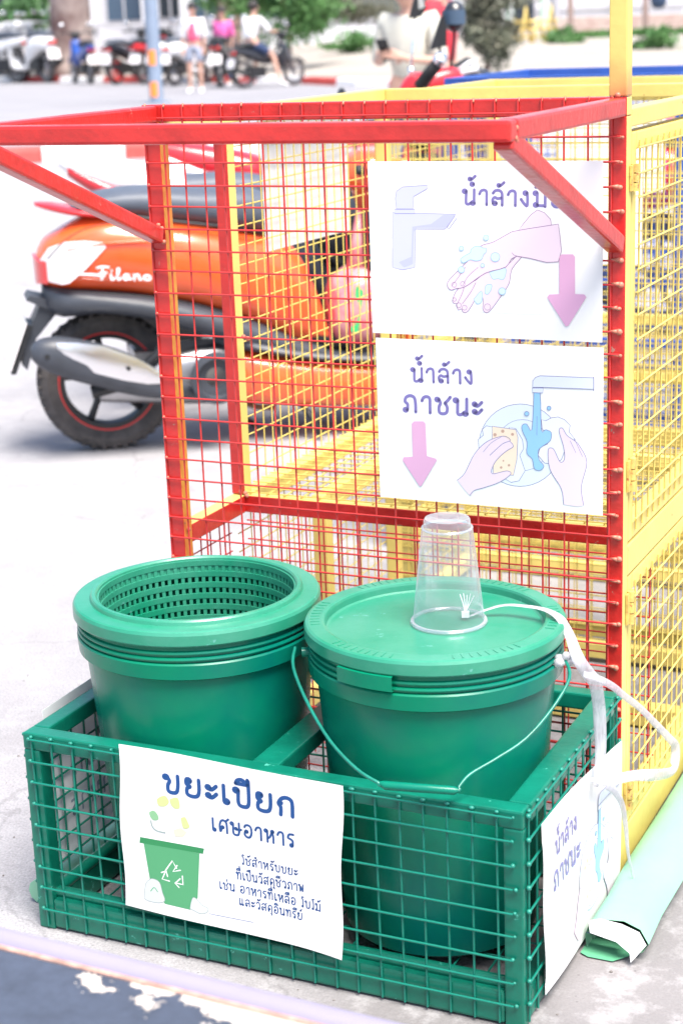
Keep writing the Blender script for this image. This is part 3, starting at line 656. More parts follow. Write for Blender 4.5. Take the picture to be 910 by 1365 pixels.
# sign artwork, in millimetres on each sheet: [fill, outline, line width, closed, points]
ART = {'s1': [['spray', None, 0.8, 1, [[122.5, 148.5], [110.8, 35.4], [252.8, 34.0]]], ['tap', 'tapline', 0.8, 1, [[35.4, 170.3], [129.1, 168.8], [113.1, 148.4], [69.4, 147.7], [67.0, 94.7], [48.1, 90.7], [33.1, 93.9]]], ['tapdark', None, 0.8, 1, [[110.9, 167.7], [128.1, 167.9], [113.2, 150.3], [71.1, 149.7], [66.7, 143.8], [64.4, 99.5], [50.9, 94.3], [43.0, 101.5], [62.0, 109.4], [64.7, 151.1], [92.3, 154.9]]], ['tap', 'tapline', 0.8, 1, [[38.8, 174.7], [69.1, 175.0], [68.9, 169.2], [38.6, 168.8]]], ['tap', 'tapline', 0.8, 1, [[41.4, 175.2], [40.3, 189.8], [42.2, 199.5], [51.4, 205.4], [88.3, 207.9], [88.2, 203.1], [67.9, 192.4], [66.4, 175.4]]], ['white', 'tapline', 0.8, 1, [[115.8, 150.3], [128.1, 166.9], [131.1, 164.1], [119.4, 149.4]]], ['skin', 'handline', 0.8, 1, [[216.8, 114.7], [223.0, 112.5], [209.3, 95.8], [205.3, 76.8], [195.2, 61.1], [177.3, 37.8], [169.7, 35.6], [166.5, 41.0], [167.4, 51.8], [161.7, 60.8], [145.5, 36.7], [137.8, 34.5], [135.3, 38.8], [130.2, 37.4], [127.8, 45.8], [123.2, 46.8], [122.8, 52.9], [132.0, 67.6], [156.4, 79.0], [171.7, 91.3], [200.6, 100.3]]], ['foam', 'foamline', 0.8, 1, [[176.7, 90.3], [199.3, 97.4], [199.7, 86.1], [195.4, 80.8], [189.2, 82.3], [181.6, 81.4]]], ['foam', 'foamline', 0.8, 1, [[153.4, 52.6], [165.0, 64.9], [166.2, 54.2], [163.5, 48.1], [158.4, 46.8]]], ['foam', 'foamline', 0.8, 1, [[170.0, 61.5], [170.9, 71.1], [175.3, 74.1], [180.3, 73.2], [178.9, 66.5], [174.3, 60.4]]], ['skin', 'handline', 0.8, 1, [[218.4, 147.9], [245.9, 175.9], [265.5, 156.2]]], ['skin', 'handline', 0.8, 1, [[275.1, 157.4], [217.1, 147.9], [204.8, 143.7], [182.3, 131.7], [163.4, 125.4], [144.1, 103.7], [118.2, 79.2], [115.4, 69.5], [120.4, 64.8], [128.2, 67.0], [135.9, 68.2], [146.1, 72.8], [171.7, 89.7], [200.6, 98.4], [216.8, 113.6], [275.0, 107.3]]], [None, 'handline', 0.6, 0, [[138.5, 72.6], [146.3, 84.7], [160.5, 97.0]]], [None, 'handline', 0.6, 0, [[121.8, 70.9], [131.0, 81.9], [142.0, 96.5]]], [None, 'handline', 0.6, 0, [[156.9, 75.9], [149.8, 63.3], [136.8, 46.1]]], [None, 'handline', 0.6, 0, [[139.7, 68.3], [135.7, 58.1], [129.1, 45.8]]], [None, 'handline', 0.6, 0, [[209.5, 118.1], [213.1, 114.7], [220.5, 112.9]]], [None, 'handline', 0.5, 1, [[128.8, 72.3], [128.1, 70.3], [126.2, 69.0], [124.0, 69.0], [122.3, 70.1], [121.6, 72.1], [122.3, 74.1], [124.2, 75.4], [126.4, 75.4], [128.1, 74.2]]], [None, 'handline', 0.5, 1, [[141.3, 74.1], [140.7, 72.2], [139.0, 71.0], [136.9, 71.0], [135.3, 72.1], [134.7, 73.9], [135.4, 75.7], [137.0, 76.9], [139.1, 77.0], [140.7, 75.9]]], [None, 'handline', 0.5, 1, [[135.2, 44.1], [134.5, 42.1], [132.6, 40.8], [130.4, 40.7], [128.6, 41.9], [128.0, 43.8], [128.7, 45.9], [130.5, 47.1], [132.8, 47.2], [134.5, 46.0]]], [None, 'handline', 0.5, 1, [[143.6, 41.0], [142.8, 39.0], [141.0, 37.7], [138.8, 37.6], [137.0, 38.8], [136.4, 40.7], [137.1, 42.7], [138.9, 44.0], [141.1, 44.1], [142.9, 42.9]]], [None, 'handline', 0.5, 1, [[178.1, 43.1], [177.2, 40.5], [174.9, 38.9], [172.1, 38.8], [169.9, 40.3], [169.0, 42.8], [169.9, 45.4], [172.2, 47.0], [175.0, 47.1], [177.3, 45.6]]], [None, 'handline', 0.5, 1, [[127.9, 51.8], [127.4, 50.4], [126.1, 49.5], [124.5, 49.4], [123.2, 50.2], [122.7, 51.6], [123.3, 53.1], [124.6, 54.0], [126.2, 54.0], [127.4, 53.2]]], ['foam', 'foamline', 0.8, 1, [[135.3, 108.3], [140.5, 112.0], [149.4, 116.9], [150.8, 121.6], [155.9, 125.3], [163.4, 125.9], [168.4, 123.6], [172.9, 123.3], [172.6, 118.1], [169.0, 114.9], [165.7, 107.8], [156.8, 105.9], [149.3, 107.4], [141.6, 103.2], [136.5, 104.0]]], ['foam', 'foamline', 0.8, 1, [[176.9, 137.9], [176.4, 136.3], [175.3, 134.9], [173.7, 134.2], [171.9, 134.1], [170.3, 134.8], [169.2, 136.1], [168.9, 137.8], [169.3, 139.4], [170.4, 140.7], [172.0, 141.5], [173.8, 141.5], [175.4, 140.8], [176.5, 139.5]]], ['foam', 'foamline', 0.8, 1, [[140.1, 122.6], [139.8, 121.3], [138.9, 120.2], [137.5, 119.6], [136.1, 119.5], [134.7, 120.1], [133.8, 121.2], [133.5, 122.5], [133.9, 123.8], [134.8, 124.9], [136.2, 125.6], [137.6, 125.6], [138.9, 125.0], [139.8, 124.0]]], ['foam', 'foamline', 0.8, 1, [[192.3, 111.9], [191.6, 109.2], [189.8, 107.0], [187.1, 105.8], [184.3, 105.7], [181.7, 106.8], [179.9, 108.9], [179.3, 111.6], [179.9, 114.3], [181.8, 116.4], [184.4, 117.7], [187.3, 117.7], [189.9, 116.6], [191.7, 114.5]]], ['foam', 'foamline', 0.8, 1, [[170.1, 100.0], [169.8, 98.9], [169.0, 98.0], [167.9, 97.5], [166.7, 97.4], [165.6, 97.9], [164.8, 98.8], [164.5, 99.9], [164.8, 101.1], [165.6, 102.0], [166.7, 102.5], [168.0, 102.5], [169.1, 102.1], [169.8, 101.2]]], ['foam', 'foamline', 0.8, 1, [[140.9, 93.4], [140.4, 91.5], [139.1, 90.0], [137.3, 89.1], [135.2, 89.1], [133.4, 89.9], [132.2, 91.3], [131.7, 93.2], [132.2, 95.1], [133.5, 96.6], [135.4, 97.5], [137.4, 97.5], [139.2, 96.7], [140.5, 95.3]]], ['foam', 'foamline', 0.8, 1, [[200.2, 65.5], [199.7, 63.4], [198.3, 61.7], [196.3, 60.7], [194.1, 60.7], [192.1, 61.5], [190.7, 63.1], [190.2, 65.2], [190.7, 67.3], [192.2, 69.0], [194.2, 69.9], [196.4, 70.0], [198.4, 69.2], [199.8, 67.5]]], ['pink', None, 0.8, 1, [[276.5, 113.9], [279.5, 117.2], [295.3, 117.6], [298.2, 114.3], [298.3, 64.4], [311.1, 64.3], [314.0, 60.6], [289.3, 21.3], [285.4, 20.1], [259.4, 58.9], [262.4, 62.8], [276.4, 63.7]]]], 't1': [['น้ำล้างมือ', [139.2, 182.6], [282.8, 179.7], [139.5, 202.4], 'lilac', 0.2]], 's2': [['plate', 'plateline', 0.8, 1, [[274.8, 96.1], [274.1, 86.9], [271.9, 77.8], [268.3, 69.0], [263.4, 60.8], [257.3, 53.2], [250.1, 46.6], [242.0, 41.1], [233.3, 36.9], [224.0, 34.0], [214.5, 32.5], [204.9, 32.5], [195.6, 34.0], [186.7, 36.9], [178.6, 41.2], [171.3, 46.8], [165.1, 53.5], [160.1, 61.2], [156.5, 69.6], [154.4, 78.6], [153.8, 87.9], [154.7, 97.3], [157.1, 106.6], [160.9, 115.5], [166.0, 123.7], [172.4, 131.2], [179.7, 137.6], [187.9, 142.9], [196.8, 146.9], [206.0, 149.6], [215.4, 150.9], [224.8, 150.7], [233.9, 149.1], [242.6, 146.1], [250.5, 141.8], [257.6, 136.3], [263.6, 129.7], [268.4, 122.2], [272.0, 114.0], [274.1, 105.2]]], [None, 'plateline', 0.6, 1, [[255.5, 94.8], [254.8, 87.7], [252.7, 80.6], [249.2, 74.1], [244.5, 68.1], [238.9, 63.2], [232.4, 59.3], [225.3, 56.6], [217.9, 55.4], [210.6, 55.5], [203.5, 57.1], [197.0, 60.1], [191.2, 64.3], [186.6, 69.6], [183.1, 75.8], [181.0, 82.6], [180.4, 89.7], [181.2, 97.0], [183.5, 104.1], [187.0, 110.7], [191.8, 116.6], [197.6, 121.5], [204.1, 125.3], [211.2, 127.8], [218.5, 128.9], [225.8, 128.7], [232.8, 127.0], [239.2, 124.1], [244.8, 119.9], [249.4, 114.7], [252.8, 108.6], [254.9, 101.9]]], ['white', 'plateline', 0.8, 1, [[165.2, 116.7], [159.1, 110.9], [160.7, 102.9], [152.9, 96.0], [153.7, 84.7], [165.3, 80.6], [182.1, 94.7], [179.0, 115.3]]], ['white', 'plateline', 0.8, 1, [[198.8, 116.6], [208.6, 115.6], [218.3, 100.3], [220.1, 87.6], [214.2, 77.6], [221.9, 55.7], [212.9, 40.5], [201.3, 37.3], [191.4, 42.1], [198.3, 63.6], [201.9, 96.0]]], ['white', 'plateline', 0.8, 1, [[246.0, 130.6], [252.5, 129.4], [260.5, 134.0], [270.1, 135.9], [279.6, 132.7], [287.6, 125.3], [286.0, 115.8], [294.9, 105.4], [279.6, 88.6], [274.8, 75.5], [263.5, 68.3], [250.6, 69.0], [240.9, 79.5], [244.2, 90.9], [254.6, 96.4], [260.4, 112.6], [247.6, 116.5]]], ['sponge', 'plateline', 0.8, 1, [[174.1, 116.6], [208.6, 114.0], [211.8, 103.1], [209.9, 70.9], [204.7, 47.9], [174.9, 47.3], [173.8, 94.1]]], ['spongedot', None, 0.8, 1, [[180.6, 104.9], [179.8, 103.0], [177.9, 102.1], [176.0, 102.7], [175.3, 104.5], [176.1, 106.4], [178.0, 107.2], [179.8, 106.6]]], ['spongedot', None, 0.8, 1, [[192.2, 110.7], [191.4, 108.9], [189.5, 108.0], [187.7, 108.6], [186.9, 110.4], [187.7, 112.2], [189.6, 113.1], [191.4, 112.5]]], ['spongedot', None, 0.8, 1, [[206.2, 107.2], [205.6, 105.5], [203.9, 104.8], [202.3, 105.3], [201.7, 106.9], [202.3, 108.5], [204.0, 109.2], [205.6, 108.7]]], ['spongedot', None, 0.8, 1, [[188.6, 58.1], [188.0, 56.6], [186.6, 56.0], [185.2, 56.4], [184.7, 57.8], [185.3, 59.2], [186.7, 59.9], [188.1, 59.4]]], ['spongedot', None, 0.8, 1, [[200.2, 62.1], [199.6, 60.7], [198.2, 60.1], [196.8, 60.5], [196.3, 61.8], [196.9, 63.3], [198.3, 63.9], [199.7, 63.5]]], ['spongedot', None, 0.8, 1, [[191.4, 68.0], [191.0, 67.0], [190.1, 66.6], [189.1, 66.9], [188.7, 67.8], [189.1, 68.7], [190.1, 69.1], [191.0, 68.8]]], ['skin', None, 0.8, 1, [[120.2, 34.3], [131.9, 45.7], [146.9, 74.5], [165.5, 93.6], [187.2, 103.0], [200.3, 97.5], [205.1, 89.8], [195.2, 82.7], [183.5, 72.2], [175.1, 60.3], [173.2, 48.8], [194.9, 53.7], [200.8, 49.2], [184.7, 36.7], [161.2, 26.7], [146.0, 21.2], [139.1, 13.4]]], [None, 'plateline', 0.8, 0, [[120.2, 34.3], [131.9, 45.7], [146.9, 74.5], [165.5, 93.6], [187.2, 103.0], [197.0, 102.1], [200.3, 97.5], [188.7, 91.9], [170.2, 74.5]]], [None, 'plateline', 0.8, 0, [[200.2, 96.5], [205.1, 89.8], [195.2, 82.7], [183.5, 72.2], [175.1, 60.3], [173.2, 47.8], [194.9, 53.7], [200.8, 49.2], [184.7, 36.7], [161.2, 26.7], [146.0, 21.2], [139.1, 13.4]]], [None, 'plateline', 0.6, 0, [[160.3, 78.7], [172.1, 92.4], [187.1, 102.1]]], ['water', 'plateline', 0.8, 1, [[235.6, 168.4], [244.6, 168.8], [246.0, 116.4], [252.4, 116.8], [260.4, 113.2], [258.8, 101.4], [247.5, 92.7], [241.6, 85.9], [242.5, 73.2], [249.6, 64.8], [244.1, 58.0], [235.6, 59.9], [232.8, 73.2], [224.7, 81.6], [225.4, 97.6], [218.4, 113.0], [218.4, 121.0], [225.0, 123.0], [232.4, 115.5]]], [None, 'plateline', 0.6, 0, [[239.9, 135.0], [239.5, 108.1]]], ['skin', None, 0.8, 1, [[278.0, 11.7], [274.8, 34.0], [258.7, 60.0], [255.8, 86.9], [260.4, 91.4], [265.2, 87.6], [273.2, 72.2], [279.6, 77.5], [278.0, 94.8], [271.7, 116.5], [276.5, 120.5], [282.8, 110.9], [294.0, 103.7], [300.3, 97.9], [311.5, 75.0], [303.6, 39.5], [306.9, 12.5]]], [None, 'plateline', 0.8, 0, [[278.0, 11.7], [274.8, 34.0], [258.7, 60.0], [255.8, 86.9], [260.4, 91.4], [265.2, 87.6], [273.2, 72.2], [279.6, 77.5], [278.0, 94.8], [271.7, 116.5], [276.5, 120.5], [282.8, 110.9], [294.0, 103.7], [300.3, 97.9], [311.5, 75.0], [303.6, 39.5], [306.9, 12.5]]], [None, 'plateline', 0.6, 0, [[305.1, 82.4], [295.6, 102.3], [293.0, 106.8]]], [None, 'plateline', 0.6, 0, [[295.6, 87.1], [287.6, 103.3]]], ['tappale', 'plateline', 0.8, 1, [[234.0, 175.5], [234.4, 184.9], [238.3, 189.7], [244.7, 192.2], [320.5, 193.3], [320.6, 177.6], [249.4, 176.3]]], ['tappale', 'plateline', 0.8, 1, [[233.4, 174.5], [249.4, 175.4], [248.4, 168.4], [233.7, 168.3]]], [None, 'plateline', 1.0, 0, [[320.8, 194.5], [320.9, 175.5]]], ['water', 'plateline', 0.8, 1, [[228.3, 138.1], [227.9, 136.5], [226.7, 135.2], [225.0, 134.7], [223.4, 135.0], [222.2, 136.1], [221.8, 137.7], [222.3, 139.3], [223.5, 140.5], [225.1, 141.0], [226.7, 140.7], [227.9, 139.6]]], ['water', 'plateline', 0.8, 1, [[260.2, 147.8], [259.8, 146.4], [258.8, 145.3], [257.3, 144.8], [255.9, 145.1], [254.8, 146.1], [254.4, 147.5], [254.8, 148.9], [255.9, 150.0], [257.3, 150.5], [258.8, 150.2], [259.8, 149.2]]], ['pink', None, 0.8, 1, [[52.5, 112.9], [56.1, 116.7], [70.8, 117.6], [73.8, 114.2], [74.8, 66.8], [88.1, 64.1], [90.1, 61.7], [65.0, 21.4], [62.2, 21.2], [36.8, 57.9], [38.3, 62.6], [53.0, 64.3]]]], 't2': [['น้ำล้าง', [53.1, 174.6], [148.5, 175.7], [53.7, 193.9], 'lilac', 0.2], ['ภาชนะ', [39.2, 130.4], [160.7, 129.9], [39.9, 153.8], 'lilac', 0.2]], 's3': [['bin', None, 0.8, 1, [[32.4, 108.3], [117.0, 106.2], [110.6, 40.3], [97.9, 20.0], [59.0, 21.6], [38.9, 46.4]]], ['bindark', None, 0.8, 1, [[27.7, 116.1], [124.4, 114.5], [122.2, 106.4], [26.1, 107.2]]], [None, 'whiteline', 1.9, 0, [[63.5, 72.3], [74.9, 88.5], [80.7, 78.6]]], [None, 'whiteline', 1.9, 0, [[86.3, 76.5], [75.0, 72.8], [81.8, 82.7]]], [None, 'whiteline', 1.9, 0, [[63.4, 70.7], [57.6, 58.6], [68.6, 57.5]]], [None, 'whiteline', 1.9, 0, [[57.1, 68.3], [64.7, 71.7], [66.2, 64.1]]], [None, 'whiteline', 1.9, 0, [[89.0, 68.4], [89.3, 55.9], [77.9, 56.5]]], [None, 'whiteline', 1.9, 0, [[82.9, 50.7], [77.1, 55.9], [85.4, 63.8]]], ['bag', 'bagline', 0.8, 1, [[26.3, 24.0], [30.5, 45.6], [36.5, 53.5], [43.0, 56.6], [53.0, 53.0], [56.5, 38.6], [59.3, 26.4], [48.6, 21.2], [32.0, 21.1]]], [None, 'binline', 1.2, 0, [[38.2, 37.1], [44.0, 43.4], [49.0, 38.0]]], ['bag', 'bagline', 0.8, 1, [[98.0, 22.0], [99.9, 31.1], [104.1, 39.8], [111.2, 36.4], [116.9, 30.5], [126.0, 27.5], [123.1, 20.7], [114.0, 17.3], [105.2, 19.5]]], [None, 'darkblue', 0.7, 0, [[126.3, 19.7], [192.1, 19.0]]], ['lime', None, 0.8, 1, [[56.8, 175.3], [62.5, 180.0], [70.7, 182.1], [75.4, 174.5], [69.7, 167.4], [59.4, 166.5]]], ['lime', None, 0.8, 1, [[76.5, 178.5], [88.9, 182.4], [91.2, 168.7], [83.7, 165.9], [78.0, 171.1]]], ['leaf', None, 0.8, 1, [[44.2, 154.7], [50.7, 158.5], [56.8, 153.7], [57.9, 146.5], [50.4, 144.1], [45.8, 148.4]]], [None, 'bagline', 2.0, 0, [[46.2, 142.6], [48.0, 134.4], [54.6, 129.3], [66.8, 128.3]]], ['lime', None, 0.8, 1, [[91.7, 153.4], [98.3, 156.1], [102.6, 148.4], [104.2, 142.1], [94.7, 139.3]]], ['breadpale', None, 0.8, 1, [[79.4, 134.4], [90.7, 139.4], [99.6, 134.0], [93.1, 126.7], [81.6, 125.5]]]], 't3': [['ขยะเปียก', [68.0, 188.6], [263.5, 184.7], [69.8, 213.6], 'darkblue', 0.225], ['เศษอาหาร', [137.4, 143.6], [261.1, 141.8], [138.6, 161.3], 'darkblue', 0.18], ['ใช้สำหรับขยะ', [179.9, 101.8], [263.3, 100.8], [180.4, 111.5], 'darkblue', 0.165], ['ที่เป็นวัสดุชีวภาพ', [170.6, 78.9], [271.5, 79.6], [171.2, 89.1], 'darkblue', 0.165], ['เช่น อาหารที่เหลือ ใบไม้', [144.1, 60.0], [295.1, 56.8], [144.7, 70.2], 'darkblue', 0.165], ['และวัสดุอินทรีย์', [172.4, 41.3], [266.5, 37.8], [173.0, 51.1], 'darkblue', 0.165]]}
# ================================================================== GROUND
def plane_sheet(name, pts, z, m, kind='structure', parent=None):
    mb = MB(); mb.add([(x, y, z if not callable(z) else z(x, y)) for x, y in pts], [tuple(range(len(pts)))])
    return mb.build(name, m, parent, kind=kind)
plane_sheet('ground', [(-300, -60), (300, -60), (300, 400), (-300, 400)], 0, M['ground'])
# background frame: lateral / depth from the forecourt's viewpoint, heading 26 degrees left of +Y
AZ = R(-26)
BD = V((math.sin(AZ), math.cos(AZ), 0)); BL = V((math.cos(AZ), -math.sin(AZ), 0))
def bp(lat, dep, z=0.0): return BL*lat + BD*dep + V((0, 0, z))
def rzf(h=0.0): return -(AZ+h)       # z-rotation so that local +Y points to azimuth AZ+h

def quad_sheet(name, ld, z, m):
    mb = MB(); mb.add([bp(a, b, c if len(t) == 3 else z) for t in ld for a, b, c in [t if len(t) == 3 else (*t, z)]], [tuple(range(len(ld)))])
    return mb.build(name, m, kind='structure')
quad_sheet('road', [(-40, 15.5), (-3.05, 17.9), (6, 19.1), (40, 24), (60, 29), (2.4, 34.9), (-.36, 40.8), (-8.69, 51.6), (-60, 101)], 0.004, M['road'])
# sandy bank beyond the far kerb, rising gently
mb = MB()
rows = [(0.08, 0.0), (0.22, 6), (0.55, 16), (0.75, 24), (0.85, 60), (1.0, 220)]
base_line = [(-60, 101.3), (-8.69, 51.8), (-.36, 41.0), (1.1, 36.8), (2.4, 35.0), (60, 29.3)]
for z_, d_ in rows:
    for a, b in base_line: mb.v.append(tuple(bp(a, b+d_, z_)))
n_ = len(base_line)
for i in range(len(rows)-1):
    for j in range(n_-1):
        mb.f.append((i*n_+j, i*n_+j+1, (i+1)*n_+j+1, (i+1)*n_+j)); mb.m.append(0)
mb.build('sand_ground', M['sand'], kind='structure')

def kerb(name, pts, h, w, cols, ln=1.1):
    root = empty(name, bp(*pts[0]), kind='structure')
    k = 0; wm = {'r': M['kerbred'], 'w': M['kerbwhite']}
    for a, b in zip(pts[:-1], pts[1:]):
        A_, B_ = bp(*a), bp(*b); d = B_-A_; L_ = d.length; d.normalize(); s_ = V((-d.y, d.x, 0))
        nseg = max(1, round(L_/ln))
        for i in range(nseg):
            p, q = A_+d*(L_*i/nseg+.006), A_+d*(L_*(i+1)/nseg-.006)
            prof = [(0, 0), (0.02, h*0.7), (0.05, h), (w, h), (w, 0)]
            mb = MB(); mb.ring_loft([[p_+s_*x+V((0, 0, z)) for x, z in prof] for p_ in (p, q)])
            mb.build('kerb_block', wm[cols[k % len(cols)]], root); k += 1
kerb('near_kerb', [(-7.4, 17.3), (-2.63, 17.72), (-.98, 17.94), (6, 18.9)], 0.16, 0.2, 'rw', 0.88)
kerb('far_kerb', [(-21, 67), (-8.69, 51.5), (-.36, 40.7), (1.1, 36.5), (2.4, 34.7), (10, 32)], 0.16, 0.25, 'rwwr', 1.1)

# ================================================================== RED-FRONTED CART
AX0, AX1, CX0, CX1 = -1.3462, -1.3216, -0.6451, -0.6205
Y0, YB, YR, W = 2.2312, 2.4352, 3.070, 0.0245
ZT, ZS = 1.1188, 1.1030
cart = empty('wire_cage_cart', (-0.983, 2.65, 0), label='wire mesh cage cart with red front and yellow sides, standing right behind the green crate', cat='cage cart', group='wire cage carts in a row')
redf = lambda n: 0 if (n.y < -0.5) else 1
RY, RO = [M['red'], M['yellow']], [M['red'], M['orange_edge']]
xa, xc, yc = (AX0+AX1)/2, (CX0+CX1)/2, Y0+W/2
tubebar('post', (xa, yc, 0.0), (xa, yc, ZT-W), W, RO, cart, redf)
tubebar('post', (xc, yc, 0.0), (xc, yc, ZT-W), W, RY, cart, lambda n: 1 if n.x > .5 else 0)
tubebar('tall_post', (xc, yc, ZT+.0005), (xc, yc, 1.75), W, M['postspray'], cart)
tubebar('top_rail', (AX0, yc, ZT-W/2), (CX1, yc, ZT-W/2), W-.0004, [M['red'], M['yellow']], cart, lambda n: 1 if n.x > .5 else 0)
tubebar('post', (xa, YB+W/2, 0.4755), (xa, YB+W/2, ZS-W), W, RY, cart, redf)
for xx in (xa, xc):
    tubebar('side_rail', (xx, Y0+W+.0005, ZS-W/2), (xx, YR+W, ZS-W/2), W-.0006, M['yellow'], cart)
sr = tubebar('side_rail', (xa, Y0+W+.0005, 0.4599), (xa, YB, 0.4599), (W, .0295), RY, cart, lambda n: 1 if n.z > .5 else 0)
tubebar('shelf_rail', (AX0, YB+W/2, 0.4599), (CX0, YB+W/2, 0.4599), (W, .0293), RY, cart, lambda n: 1 if n.z > .5 else 0)
tubebar('shelf_rail', (xa, YB+W+.0005, 0.4599), (xa, YR, 0.4599), (W, .0295), M['yellow'], cart)
tubebar('side_rail', (xc, Y0+W+.0005, 0.482), (xc, YR, 0.482), (W, .044), M['yellow'], cart)
tubebar('side_rail', (xc, Y0+W+.0005, 0.040), (xc, YR, 0.040), (W, .060), M['yellow'], cart)
tubebar('side_rail', (xa, Y0+W+.0005, 0.025), (xa, YR, 0.025), (W, .030), M['yellow'], cart)
tubebar('bottom_rail', (AX1, yc, 0.030), (CX0, yc, 0.030), (W, .030), M['red'], cart)
tubebar('bottom_rail', (AX1, 2.80, 0.022), (CX0, 2.80, 0.022), (.035, .035), M['yellow'], cart)
for xx in (xa, xc):
    tubebar('post', (xx, YR+W/2+.001, 0), (xx, YR+W/2+.001, ZS-W-.001), W, M['yellow'], cart)
tubebar('top_rail', (AX1, YR+W/2, ZS-W/2), (CX0, YR+W/2, ZS-W/2), W-.001, M['yellow'], cart)
tubebar('shelf_rail', (AX1, YR+W/2, 0.4599), (CX0, YR+W/2, 0.4599), (W, .0295), M['yellow'], cart)
tubebar('bottom_rail', (AX1, YR+W/2, 0.025), (CX0, YR+W/2, 0.025), (W, .030), M['yellow'], cart)
# inner support under the shelf
tubebar('inner_rail', (-1.262, 2.615, 0.424), (-1.262, YR, 0.424), .028, M['yellow'], cart)
tubebar('inner_post', (-1.262, 2.602, 0.0), (-1.262, 2.602, 0.438), .026, M['yellow'], cart)
# push handle: arms, cross bar and braces
HY = 1.7751
tubebar('handle_bar', (AX0, HY+W/2, 1.1055), (CX1, HY+W/2, 1.1055), (W, .0235), M['red'], cart, bevel=.004)
for xx in (xa, xc):
    tubebar('handle_arm', (xx, HY+W+.0003, 1.1058), (xx, Y0-.0005, 1.1058), (W-.0006, .0238), M['red'], cart, bevel=.0038)
    tubebar('brace', (xx, HY+.012, 1.0975), (xx, Y0-.003, 0.9285), (W-.0014, .0235), M['red'], cart, bevel=.0038)
# welded mesh
ST = 0.0320; RW = 0.00140
PF = lambda u, v, d: V((u, Y0-.0018-d, v))
us, vs = mesh_panel(cart, M['redwire'], RW, AX0+.001, CX1-.007, 0.03, ZT, ST, PF, RW*1.7, ustart=-1.3445, vstart=0.044, jit=.0016)
wb = MB(); wy = MB()
for v_ in vs:
    q_ = random.uniform(.55, 1.15); e_ = random.uniform(-.003, .0015)
    wb.tube([(CX1-.019+e_, Y0-.0035, v_+.0005), (CX1-.008+e_, Y0-.0035, v_)], [.0014, .0032*q_], 7)
    wb.ball((CX1-.006+e_, Y0-.0035, v_+random.uniform(-.001, .001)), .0036*q_, 8, sc=(1.2, 1, random.uniform(.8, 1.2)))
    wb.ball((AX0+.003, Y0-.003, v_), .0022, 6)
for u_ in us:
    wb.tube([(u_, Y0-.001, ZT-.004), (u_, Y0+.003, ZT+.0005)], .0022, 6)
for p_ in [(AX1-.003, Y0+.004, .482), (AX1+.002, Y0+.01, .47), (AX1, YB+.001, .478), (AX1-.008, YB-.001, .481), (AX1+.004, YB-.001, .474), (CX0+.004, Y0+.003, ZT+.001), (CX1-.004, Y0+.003, ZT+.002), (CX0+.012, Y0+.001, ZT+.002), (CX1-.002, HY+.024, 1.108), (CX1-.002, HY+.02, 1.097), (CX1-.004, HY+.027, 1.094), (AX1-.004, Y0-.004, .94), (AX1-.009, Y0-.004, .945), (AX1-.002, Y0-.003, .92), (-1.308, YB-.002, .742), (-1.301, YB-.001, .739)]:
    wb.ball(p_, random.uniform(.003, .0048), 7)
wb.build('weld_beads', M['weld'], cart, smooth=True, kind='stuff')
wire_r = 0.0015
# lower red mesh behind and at the left of the front bay
st = MB()
PB = lambda u, v, d: V((u, YB-.002-d, v))
mesh_panel(cart, M['redwire'], .0013, AX1+.004, CX0+.02, 0.03, .447, ST, PB, .003, ustart=AX1+.015, vstart=.05)
PL = lambda u, v, d: V((AX0-.002-d, u, v))
mesh_panel(cart, M['redwire'], .0013, Y0+.03, YB, .03, .45, ST, PL, .003, parts=False, mb=st, vstart=.055)
st.build('side_mesh', M['redwire'], cart, kind='stuff', smooth=True)
# yellow left wall
mesh_panel(cart, M['yellowwire'], .0012, YB+.024, YR+W, .03, 1.095, ST, PL, .003, ustart=YB+.034, vstart=.046)
# yellow rear wall and shelf and bottom
st = MB()
PR = lambda u, v, d: V((u, YR+W+.002+d, v))
mesh_panel(cart, None, .0011, AX0+.004, CX1-.004, .03, 1.10, ST, PR, .003, parts=False, mb=st, vstart=.04)
st.build('rear_mesh', M['yellowwire'], cart, kind='stuff', smooth=True)
PSH = lambda u, v, d: V((u, v, .4765+d))
mesh_panel(cart, M['yellowwire'], .0012, AX0+.004, CX1-.004, YB+.004, YR+.02, ST, PSH, .003, ustart=AX0+.03)
# doors on the right side
PD = lambda u, v, d: V((CX1+.0018+d, u, v))
def door(z0, z1, hz):
    ya, yb = Y0+W+.006, YR-.006
    d_ = tubebar('door', (xc, ya+.011, z0), (xc, ya+.011, z1), (.022, W-.002), M['yellow'], cart)
    tubebar('stile', (xc, yb-.011, z0), (xc, yb-.011, z1), (.022, W-.002), M['yellow'], d_)
    tubebar('rail', (xc, ya+.0225, z1-.012), (xc, yb-.0225, z1-.012), (W-.002, .0235), M['yellow'], d_)
    tubebar('rail', (xc, ya+.0225, z0+.012), (xc, yb-.0225, z0+.012), (W-.002, .0235), M['yellow'], d_)
    mesh_panel(d_, M['yellowwire'], .0014, ya+.013, yb-.006, z0+.012, z1-.012, ST, PD, .003, ustart=ya+.028, vstart=z0+.03, jit=.0012)
    for a, b in hz:
        hb = MB()
        for k in range(3):
            z_a = a+(b-a)*k/3
            hb.tube([(CX1+.004, Y0+W+.003, z_a+.0008), (CX1+.004, Y0+W+.003, z_a+(b-a)/3-.0008)], .0055, 10)
        hb.box((CX1+.0022, Y0+W-.006, (a+b)/2), (.003, .012, (b-a)*.9)); hb.box((CX1+.0024, Y0+W+.013, (a+b)/2), (.003, .012, (b-a)*.9))
        hb.build('hinge', M['weldy'], d_, smooth=True, auto=40)
door(0.508, 1.072, [(0.995, 1.032), (0.583, 0.632)])
door(0.074, 0.456, [(0.388, 0.438), (0.10, 0.15)])

